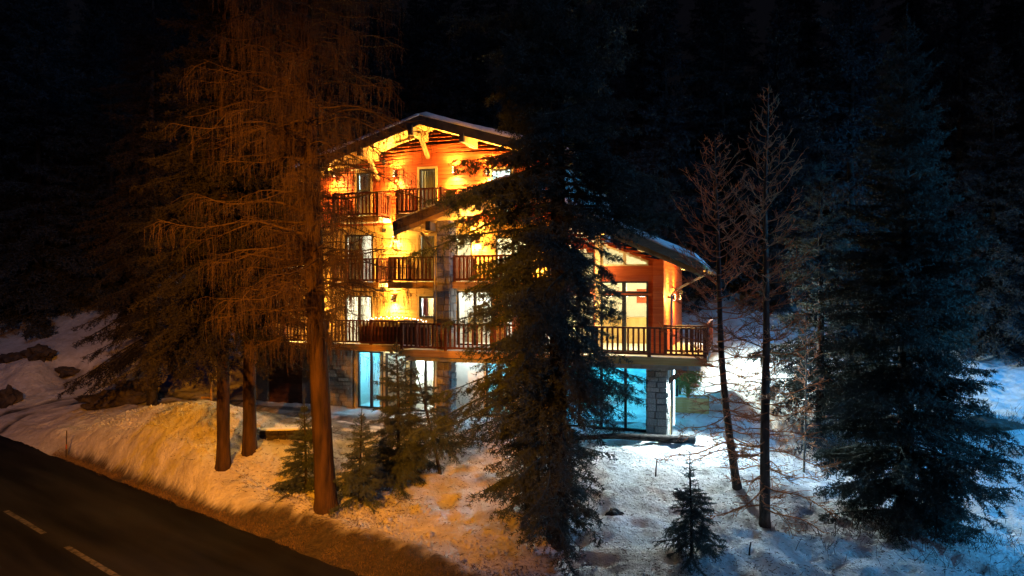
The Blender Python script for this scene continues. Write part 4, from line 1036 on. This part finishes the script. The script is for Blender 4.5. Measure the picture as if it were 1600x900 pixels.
# two bare young larches: every limb a part
def bare_larch(px, Y, H, Rm, seed, label, lean, curve, r0, z0, nb, up, low):
    x, y = at(px, Y); tm, ax = trunk_mesh(H, r0, M['bark_grey'], seed, lean, curve, flare=1.2)
    t = empty('larch_tree', (x, y, gz(x, y) - .05), 0, label, 'larch tree'); link('trunk', tm, t)
    rng = np.random.default_rng(seed)
    for b in range(nb):
        f = (b + rng.random()) / nb; h = z0 + (H * .985 - z0) * f; az = b * 2.39996 + rng.normal(0, .4)
        prof = np.interp(f, [0, .25, .45, .7, 1], low); L = max(.12, Rm * prof * rng.uniform(.7, 1.15))
        o = np.array([math.cos(az), math.sin(az), 0]); sd = np.array([-o[1], o[0], 0])
        rs = np.interp(f, [0, .3, .6, 1], up[0]); cv = np.interp(f, [0, .3, .6, 1], up[1])
        K = 8; ss = np.linspace(0, 1, K); ph = rng.uniform(0, 6)
        P = np.array([[*ax(h), h]]) + o * (L * ss)[:, None] + np.array([0, 0, 1.]) * (L * (rs * ss + cv * ss ** 2.2 + .035 * np.sin(ss * 8 + ph)))[:, None] + sd * (L * (.08 * np.sin(ss * 5 + ph)))[:, None]
        parts = [tri_tubes(P[None], (np.clip(.010 * L + .006, .008, .03) * (1 - .75 * ss))[None])]
        n = max(3, int(L * 9)); s = rng.uniform(.15, .98, n); kx = s * (K - 1); k = np.minimum(kx.astype(int), K - 2)
        A = P[k] * (1 - (kx - k))[:, None] + P[k + 1] * (kx - k)[:, None]
        d = unit(o * .6 + sd * rng.choice([-1, 1], (n, 1)) * rng.uniform(.3, 1, (n, 1)) + np.array([0, 0, 1.]) * (cv * .7 + rng.normal(0, .3, (n, 1))))
        tl = rng.uniform(.12, .45, n) * (1.1 - s * .5) * min(1.2, .5 + L * .5)
        C = A + d * tl[:, None]; C[:, 2] += tl * cv * .35; Bm = (A + C) / 2 + rng.normal(0, .025, A.shape)
        T = np.stack([A, Bm, C], 1); parts.append(tri_tubes(T, np.tile([.010, .008, .005], (n, 1))))
        m_ = n * 3; q = rng.integers(0, n, m_); g = rng.uniform(.2, 1, m_)[:, None]; A2 = A[q] + (C - A)[q] * g
        d2 = unit(d[q] + rng.normal(0, .7, (m_, 3)) + np.array([0, 0, cv * .5])); C2 = A2 + d2 * rng.uniform(.05, .2, (m_, 1))
        parts.append(tri_tubes(np.stack([A2, C2], 1), np.tile([.0065, .004], (m_, 1))))
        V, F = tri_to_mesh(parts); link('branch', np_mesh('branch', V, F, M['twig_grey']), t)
    return t
UPW = ([-.35, -.1, .1, .5], [-.1, .3, .65, .7])
bare_larch(1122, 19.4, 10.0, 1.6, 41, 'bare young larch with a curved leaning trunk and a rounded orange-lit crown', (-.05, 0), (.55, 0), .12, 1.0, 100, UPW, [1.2, .9, 1.0, .8, .12])
bare_larch(1195, 17.2, 11.1, 1.6, 42, 'taller straight bare larch with a pointed open crown', (.05, 0), (0, 0), .13, .5, 92, UPW, [1.1, 1.0, .8, .7, .06])
for dx_, Y_, H_, sd_ in ((1256, 21.5, 5.0, 43),):
    bare_larch(dx_, Y_, H_, .6, sd_, 'thin bare sapling between the straight larch and the open spruce', (.1, 0), (0, 0), .035, .9, 26, UPW, [1, 1, .9, .7, .1])

# forest behind and beside: few meshes, many individual trees
FAR = []
for k, (H, Rm) in enumerate(((17, 3.3), (21, 3.6), (14, 3.0), (19, 2.8))):
    tm, ax = trunk_mesh(H, .2, M['bark_far'], 50 + k)
    cm = spruce_crown(H, Rm, .3, 60 + k, ax, nb=260, dens=8, need=16, nl=.18, nw=.055, droop=.5, m=M['needle_far'], power=.7, sub=3)
    FAR.append((tm, cm))
rg = random.Random(8)
def far_tree(x, y, sc=1, label='', group=None, k=None):
    k = rg.randrange(4) if k is None else k; tm, cm = FAR[k]
    put_tree('spruce_tree', x, y, tm, cm, label, 'spruce tree', group, sc, rg.uniform(0, 6.28))
named = [(60, 44, 1.25, 'dim tall spruce at the far left above the rocks'), (150, 48, 1.3, 'dim spruce behind the snow slope left of the hanging boughs'),
         (-10, 46, 1.3, 'dim spruce cut by the left edge of the picture'), (1330, 25.5, .95, 'dim spruce between the open spruce and the broad one'),
         (1500, 39, 1.15, 'dim spruce behind the right shoulder of the broad spruce'), (1620, 36, 1.1, 'dim spruce at the right edge above the blue snow'),
         (1232, 41, 1.0, 'dim spruce on the bank behind the straight bare larch'), (1130, 44, 1.15, 'dim spruce on the bank behind the curved bare larch'),
         (1040, 44, 1.2, 'dim spruce rising behind the snowy right roof'), (700, 46, 1.2, 'dim spruce rising behind the main gable')]
for x, Y, sc, lb in named: far_tree(*at(x, Y), sc, lb)
placed = [(at(x, Y)) for x, Y, _, _ in named]
n = 0; tries = 0
while n < 120 and tries < 5000:
    tries += 1; Y = 44 + 70 * rg.random() ** 1.2; x = rg.uniform(-.95, .95) * Y
    if any(math.hypot(x - a, Y - b) < 3.1 for a, b in placed): continue
    placed.append((x, Y)); far_tree(x, Y, rg.uniform(.85, 1.4), 'almost black spruce in the forest on the slope behind the chalet', 'forest spruces behind the chalet'); n += 1
for x, Y in ((-33, 44), (-27, 46), (-34, 46), (24, 34), (20, 38), (27, 30), (29, 37), (16, 41)):
    far_tree(x, Y, rg.uniform(.9, 1.2), 'almost black spruce in the forest on the slope behind the chalet', 'forest spruces behind the chalet')

# ------------------------------------------------------------------ small things outside
def on_ground(px, Y): x, y = at(px, Y); return x, y, gz(x, y)
x, y, z = on_ground(103, 25.6)
t = empty('snow_pole', (x, y, z - .1), 0, 'thin dark snow pole planted on the bank by the road', 'marker pole')
MB().tube([(0, 0, 0), (.03, 0, 1.15)], [.022, .02], 8).build('pole', M['snowpole'], t)
MB().tube([(.011, 0, .45), (.018, 0, .62)], [.026, .026], 8).build('band', M['pole_red'], t)
for px_, Y_, h_, lb in ((1024, 20, .55, 'short dead stake standing in the snow left of the small spruce'), (1462, 16.3, .7, 'thin blue-grey stake at the foot of the broad spruce'),
                        (1170, 15.3, .3, 'stub of a dead sapling below the straight bare larch')):
    x, y, z = on_ground(px_, Y_)
    MB_ = MB().tube([(0, 0, -.15), (.02, 0, h_ * .5), (.05, 0, h_)], [.025, .02, .012], 7); o = MB_.build('wooden_stake', M['bark'], None, (x, y, z)); tag(o, lb, 'stake')
# fallen trunk on the ledge
x, y, z = on_ground(1085, 22.6); x2, y2, z2 = on_ground(880, 23.2)
lg = MB().tube([(x2, y2, z2 + .12), (x2 + (x - x2) * .4, y2 - .2, max(z, z2) + .16), (x - .6, y - .1, z + .15), (x, y, z + .12)], [.06, .10, .13, .15], 10)
tag(lg.build('fallen_log', M['bark'], None, smooth=True), 'long dark fallen trunk lying on the snow below the pool windows', 'log')
# low drystone wall above the bank
x1, y1, z1 = on_ground(405, 22.6); x2, y2, z2 = on_ground(518, 23.0)
dw = empty('drystone_wall', (x1, y1, z1 - .36), math.atan2(y2 - y1, x2 - x1), 'low brown drystone wall behind the larch trunk at the edge of the drive', 'wall')
Lw = math.hypot(x2 - x1, y2 - y1)
MB().box(0, Lw, .04, .34, 0, .5).build('core', M['mortar'], dw)
masonry(dw, (0, .04), (1, 0), Lw, .02, .55, random.Random(9), row=(.16, .2), wid=(.22, .4), depth=.07)
for c_ in dw.children:
    if c_.name.startswith('stone'): c_.data = STB[len(c_.name) % 2 + 2 * (int(c_.location.x * 7) % 3)]
snl = snow_layer(0, Lw, lambda u: .53, -.03, .36, 0, .05, 40, 8, 33, dw, .1)
# rocks breaking through the snow
def rock(px, Y, sx, sy, sz, seed, lb, z_off=0):
    rg = np.random.default_rng(seed); import bmesh
    bm = bmesh.new(); bmesh.ops.create_icosphere(bm, subdivisions=3, radius=1)
    for v in bm.verts:
        n = v.co.copy(); q = 1 + .28 * math.sin(n.x * 4 + seed) * math.cos(n.z * 5 + seed) + .18 * math.sin(n.y * 9 + n.x * 6 + seed) + rg.normal(0, .05)
        v.co = Vector((n.x * sx * q, n.y * sy * q, n.z * sz * q))
    me = bpy.data.meshes.new('rock'); bm.to_mesh(me); bm.free(); me.materials.append(M['rock'])
    x, y, z = on_ground(px, Y); tag(link('rock', me, None, (x, y, z + z_off)), lb, 'rock')
rock(12, 33.8, .55, .5, .65, 1, 'dark round rock at the left edge above the drive')
rock(62, 37.5, .75, .7, .45, 2, 'dark ledge of rock high on the left snow slope', .1)
rock(105, 37.5, .7, .5, .35, 3, 'small dark rock right of the high ledge')
rock(20, 37.5, .8, .5, .3, 4, 'flat dark rock left of the high ledge')
rock(192, 31.6, 1.7, .6, .42, 5, 'long dark rock band above the drive left of the trees', .15)
rock(160, 31.3, .8, .4, .2, 6, 'short dark rock at the lower left end of the rock band', .1)
rock(214, 33.4, 1.0, .4, .35, 7, 'dark upper step of the rock band', .2)
rock(1545, 24, 1.2, .6, .35, 8, 'dark rubble patch in the blue snow at the right')
rock(962, 17.4, .22, .2, .18, 9, 'mossy stone in the snow beside the tallest spruce')
# lit shrub and timber box beyond the corner of the pool room
x, y, z = on_ground(1076, 26.8)
rg_ = np.random.default_rng(5); n = 900; P0 = rg_.normal(0, 1, (n, 3)); P0 = unit(P0) * rg_.uniform(.2, .62, (n, 1)) * np.array([1.0, .8, 1]); P0[:, 2] += .75; P1 = P0 + unit(rg_.normal(0, 1, (n, 3))) * .12
St = np.stack([np.zeros((60, 3)) + rg_.normal(0, .03, (60, 3)), P0[:60]], 1)
V, F = tri_to_mesh([blades(P0, P1, 60, .07, .03, rg_), tri_tubes(St, np.tile([.012, .005], (60, 1)))])
t = empty('garden_shrub', (x, y, z + .5), 0, 'round yellow-green shrub lit by the cold lamp beside the pool room', 'shrub'); link('foliage', np_mesh('foliage', V, F, M['shrub']), t)
t2 = empty('timber_planter', (x, y, z - .1), -TH, 'low orange-brown timber planter under the lit shrub', 'planter')
for k in range(3): MB().box(-.75, .75, -.42, -.37, k * .2 + .01, k * .2 + .2).build('plank', M['wood_beam'], t2); MB().box(-.75, .75, .37, .42, k * .2 + .01, k * .2 + .2).build('plank', M['wood_beam'], t2)
for s_ in (-1, 1):
    for k in range(3): MB().box(s_ * .75 - .025, s_ * .75 + .025, -.365, .365, k * .2 + .01, k * .2 + .2).build('plank', M['wood_beam'], t2)
MB().box(-.7, .7, -.36, .36, .4, .56).build('soil', M['snow_plain'], t2)
# dry shrub in a box on the terrace with a string of lights
uC, _ = facade(617, 495, .5)
t = empty('dry_shrub', world(uC, .55, Z1 + .02), -TH, 'wide dry brown shrub in a trough on the terrace under the lamp', 'shrub')
MB().box(-1.5, 1.5, -.2, .2, 0, .75).build('trough', M['wood_dark'], t)
n = 900; uu = rg_.uniform(-1.55, 1.55, n); hh = .34 * np.sqrt(np.clip(1 - (uu / 1.6) ** 2, 0, 1)) * rg_.uniform(.2, 1.1, n)
P0 = np.stack([uu, rg_.normal(0, .12, n), np.full(n, .72)], 1); P1 = P0 + np.stack([rg_.normal(0, .12, n), rg_.normal(0, .1, n), hh], 1)
V, F = tri_to_mesh([tri_tubes(np.stack([P0, P1], 1), np.tile([.006, .003], (n, 1))), blades(P0, P1, 18, .06, .02, rg_, 1.0)])
link('stems', np_mesh('stems', V, F, M['dry']), t)
t = empty('string_lights', world(uC, .55, Z1 + .9), -TH, 'string of tiny white bulbs laid over the dry shrub', 'string lights')
pts = [(-1.55 + 3.1 * i / 26, -.1 + .04 * math.sin(i * 2), .30 * math.sqrt(max(0, 1 - ((i - 13) / 13.5) ** 2)) - .08 + .03 * math.sin(i * 3.3)) for i in range(27)]
MB().tube(pts, [.006] * 27, 4).build('cable', M['frame_dark'], t)
bm_ = MB().tube([(0, 0, -.018), (0, 0, 0), (0, 0, .018)], [.008, .016, .006], 6).mesh('bulb', M['bulb'])
for p in pts: link('bulb', bm_, t, (p[0], p[1], p[2] + .02))
# terrace furniture and pool chairs
def chair(loc, rz, label, m='white_plastic', sc=1):
    t = empty('lounge_chair', loc, rz, label, 'chair', 'white chairs in the pool room'); t.scale = (sc,) * 3
    MB().box(-.26, .26, -.25, .25, .38, .43).build('seat', M[m], t)
    MB().add([(-.26, .22, .43), (.26, .22, .43), (.26, .27, .43), (-.26, .27, .43), (-.24, .40, 1.0), (.24, .40, 1.0), (.24, .44, 1.0), (-.24, .44, 1.0)],
             [(3, 2, 1, 0), (4, 5, 6, 7), (0, 1, 5, 4), (1, 2, 6, 5), (2, 3, 7, 6), (3, 0, 4, 7)]).build('backrest', M[m], t)
    for a in (-.23, .23):
        for b in (-.22, .22): MB().tube([(a, b, 0), (a, b, .38)], [.02, .02], 6).build('leg', M[m], t)
        MB().box(a - .03, a + .03, -.22, .25, .6, .64).build('armrest', M[m], t)
        MB().tube([(a, -.2, .43), (a, -.2, .6)], [.015, .015], 6).build('arm_post', M[m], t)
c0 = facade(1000, 612, 5.1); c1 = facade(957, 612, 5.1)
chair(world(c0[0], 5.1, Z0 + .07), -TH + .3, 'white chair right of the pool window mullion'); chair(world(c1[0], 5.1, Z0 + .07), -TH - .4, 'white chair left of the pool window mullion')
# lamp post and timber rail near the drive at the left
x, y, z = on_ground(330, 27.5)
t = empty('timber_post_rail', (x, y, z - .1), R(-12), 'pale timber post with a low rail beside the garage drive', 'barrier')
MB().box(-.03, .03, -.03, .03, 0, 1.35).build('post', M['wood_beam'], t); MB().box(-.45, -.03, -.02, .02, .3, .38).build('rail', M['wood_beam'], t)

# ------------------------------------------------------------------ litter and grass: nobody could count these
rng = np.random.default_rng(77)
n = 60000; X = rng.uniform(-16, 14, n); Y = rng.uniform(14, 25, n)
dens = sstep(-.15, .35, vnoise(X * .5, Y * .5, 70) + vnoise(X * 2, Y * 2, 71) * .5); s = road_s(X, Y)
near = np.exp(-((X - 1) ** 2 + (Y - 16) ** 2) / 9) + np.exp(-((X + 5) ** 2 + (Y - 18) ** 2) / 10) + .6 * np.exp(-((X - 10) ** 2 + (Y - 17.5) ** 2) / 8)
keep = (s > .8) & (rng.random(n) < .12 + .9 * dens * (.25 + near)); X, Y = X[keep], Y[keep]; n = len(X)
Z = height(X, Y) + .012; an = rng.uniform(0, 6.28, n); ln = rng.uniform(.02, .09, n) * np.where(rng.random(n) < .04, 3.0, 1)
P0 = np.stack([X, Y, Z], 1); P1 = P0 + np.stack([np.cos(an) * ln, np.sin(an) * ln, rng.uniform(0, .03, n)], 1)
V, F = tri_to_mesh([tri_tubes(np.stack([P0, P1], 1), np.tile([.007, .004], (n, 1)))])
tag(link('needle_litter', np_mesh('needle_litter', V, F, M['debris'])), 'fallen needles, cones and twigs scattered over the snow', 'litter', kind='stuff')
n = 30000; T = rng.uniform(-6, 30, n); s = np.abs(rng.normal(.3, .28, n)) * (.38 + .62 * (1 - sstep(13.5, 19, T))); X = NX * (s + ROAD0) - NY * T; Y = NY * (s + ROAD0) + NX * T
keep = (vnoise(X * 1.5, Y * 1.5, 80) > -.25); X, Y = X[keep], Y[keep]; n = len(X); P0 = np.stack([X, Y, height(X, Y) - .01], 1)
P1 = P0 + np.stack([rng.normal(0, .035, n), rng.normal(0, .035, n), rng.uniform(.02, .11, n)], 1)
V, F = tri_to_mesh([blades(P0, P1, 10, .06, .008, rng, .25, minn=1)])
tag(link('verge_grass', np_mesh('verge_grass', V, F, M['dry'])), 'flattened dead grass along the edge of the road', 'grass', kind='stuff')
# broken lumps of ploughed snow on the bank
n = 2600; T = rng.uniform(2, 30, n); s = rng.uniform(.7, 3.4, n) ** 1.0; s = np.where(rng.random(n) < .6, rng.normal(1.8, .5, n), s); s = np.maximum(s, 1.3)
X = NX * (s + ROAD0) - NY * T; Y = NY * (s + ROAD0) + NX * T; Z = height(X, Y); sz = rng.gamma(2.0, .013, n) + .015
ic = np.array([(0, 0, 1), (.9, 0, .1), (-.2, .85, 0), (-.8, -.1, .05), (.1, -.9, .1), (.5, .5, -.6), (-.5, -.4, -.6)], float)
icf = np.array([(0, 1, 2), (0, 2, 3), (0, 3, 4), (0, 4, 1), (1, 5, 2), (2, 6, 3), (3, 6, 4), (4, 6, 1), (1, 6, 5), (5, 6, 2)])
an = rng.uniform(0, 6.28, n); ca, sa = np.cos(an), np.sin(an); J = ic[None] * rng.uniform(.6, 1.3, (n, 7, 3)) * sz[:, None, None]
V = np.stack([J[..., 0] * ca[:, None] - J[..., 1] * sa[:, None] + X[:, None], J[..., 0] * sa[:, None] + J[..., 1] * ca[:, None] + Y[:, None], J[..., 2] + Z[:, None] + sz[:, None] * .2], -1).reshape(-1, 3)
F = (icf[None] + (np.arange(n) * 7)[:, None, None]).reshape(-1, 3)
tag(link('snow_lumps', np_mesh('snow_lumps', V, F, M['snow'])), 'broken lumps of ploughed snow on the roadside bank', 'snow lumps', kind='stuff')
# brush at the foot of the right-hand trees
n = 2600; a = rng.uniform(0, 6.28, n); r_ = np.abs(rng.normal(0, 1.5, n)); cx = rng.choice([at(1415, 17)[0], at(1300, 24.5)[0], at(1545, 23.5)[0]], n); cy = np.where(cx == at(1415, 17)[0], 16.6, 24.2)
X = cx + np.cos(a) * r_; Y = cy + np.sin(a) * r_ * .6; P0 = np.stack([X, Y, height(X, Y)], 1); P1 = P0 + np.stack([rng.normal(0, .15, n), rng.normal(0, .15, n), rng.uniform(.05, .45, n)], 1)
V, F = tri_to_mesh([tri_tubes(np.stack([P0, (P0 + P1) / 2 + rng.normal(0, .02, P0.shape), P1], 1), np.tile([.006, .005, .003], (n, 1)))])
tag(link('dead_brush', np_mesh('dead_brush', V, F, M['debris'])), 'dead stalks poking out of the snow under the right-hand spruces', 'brush', kind='stuff')
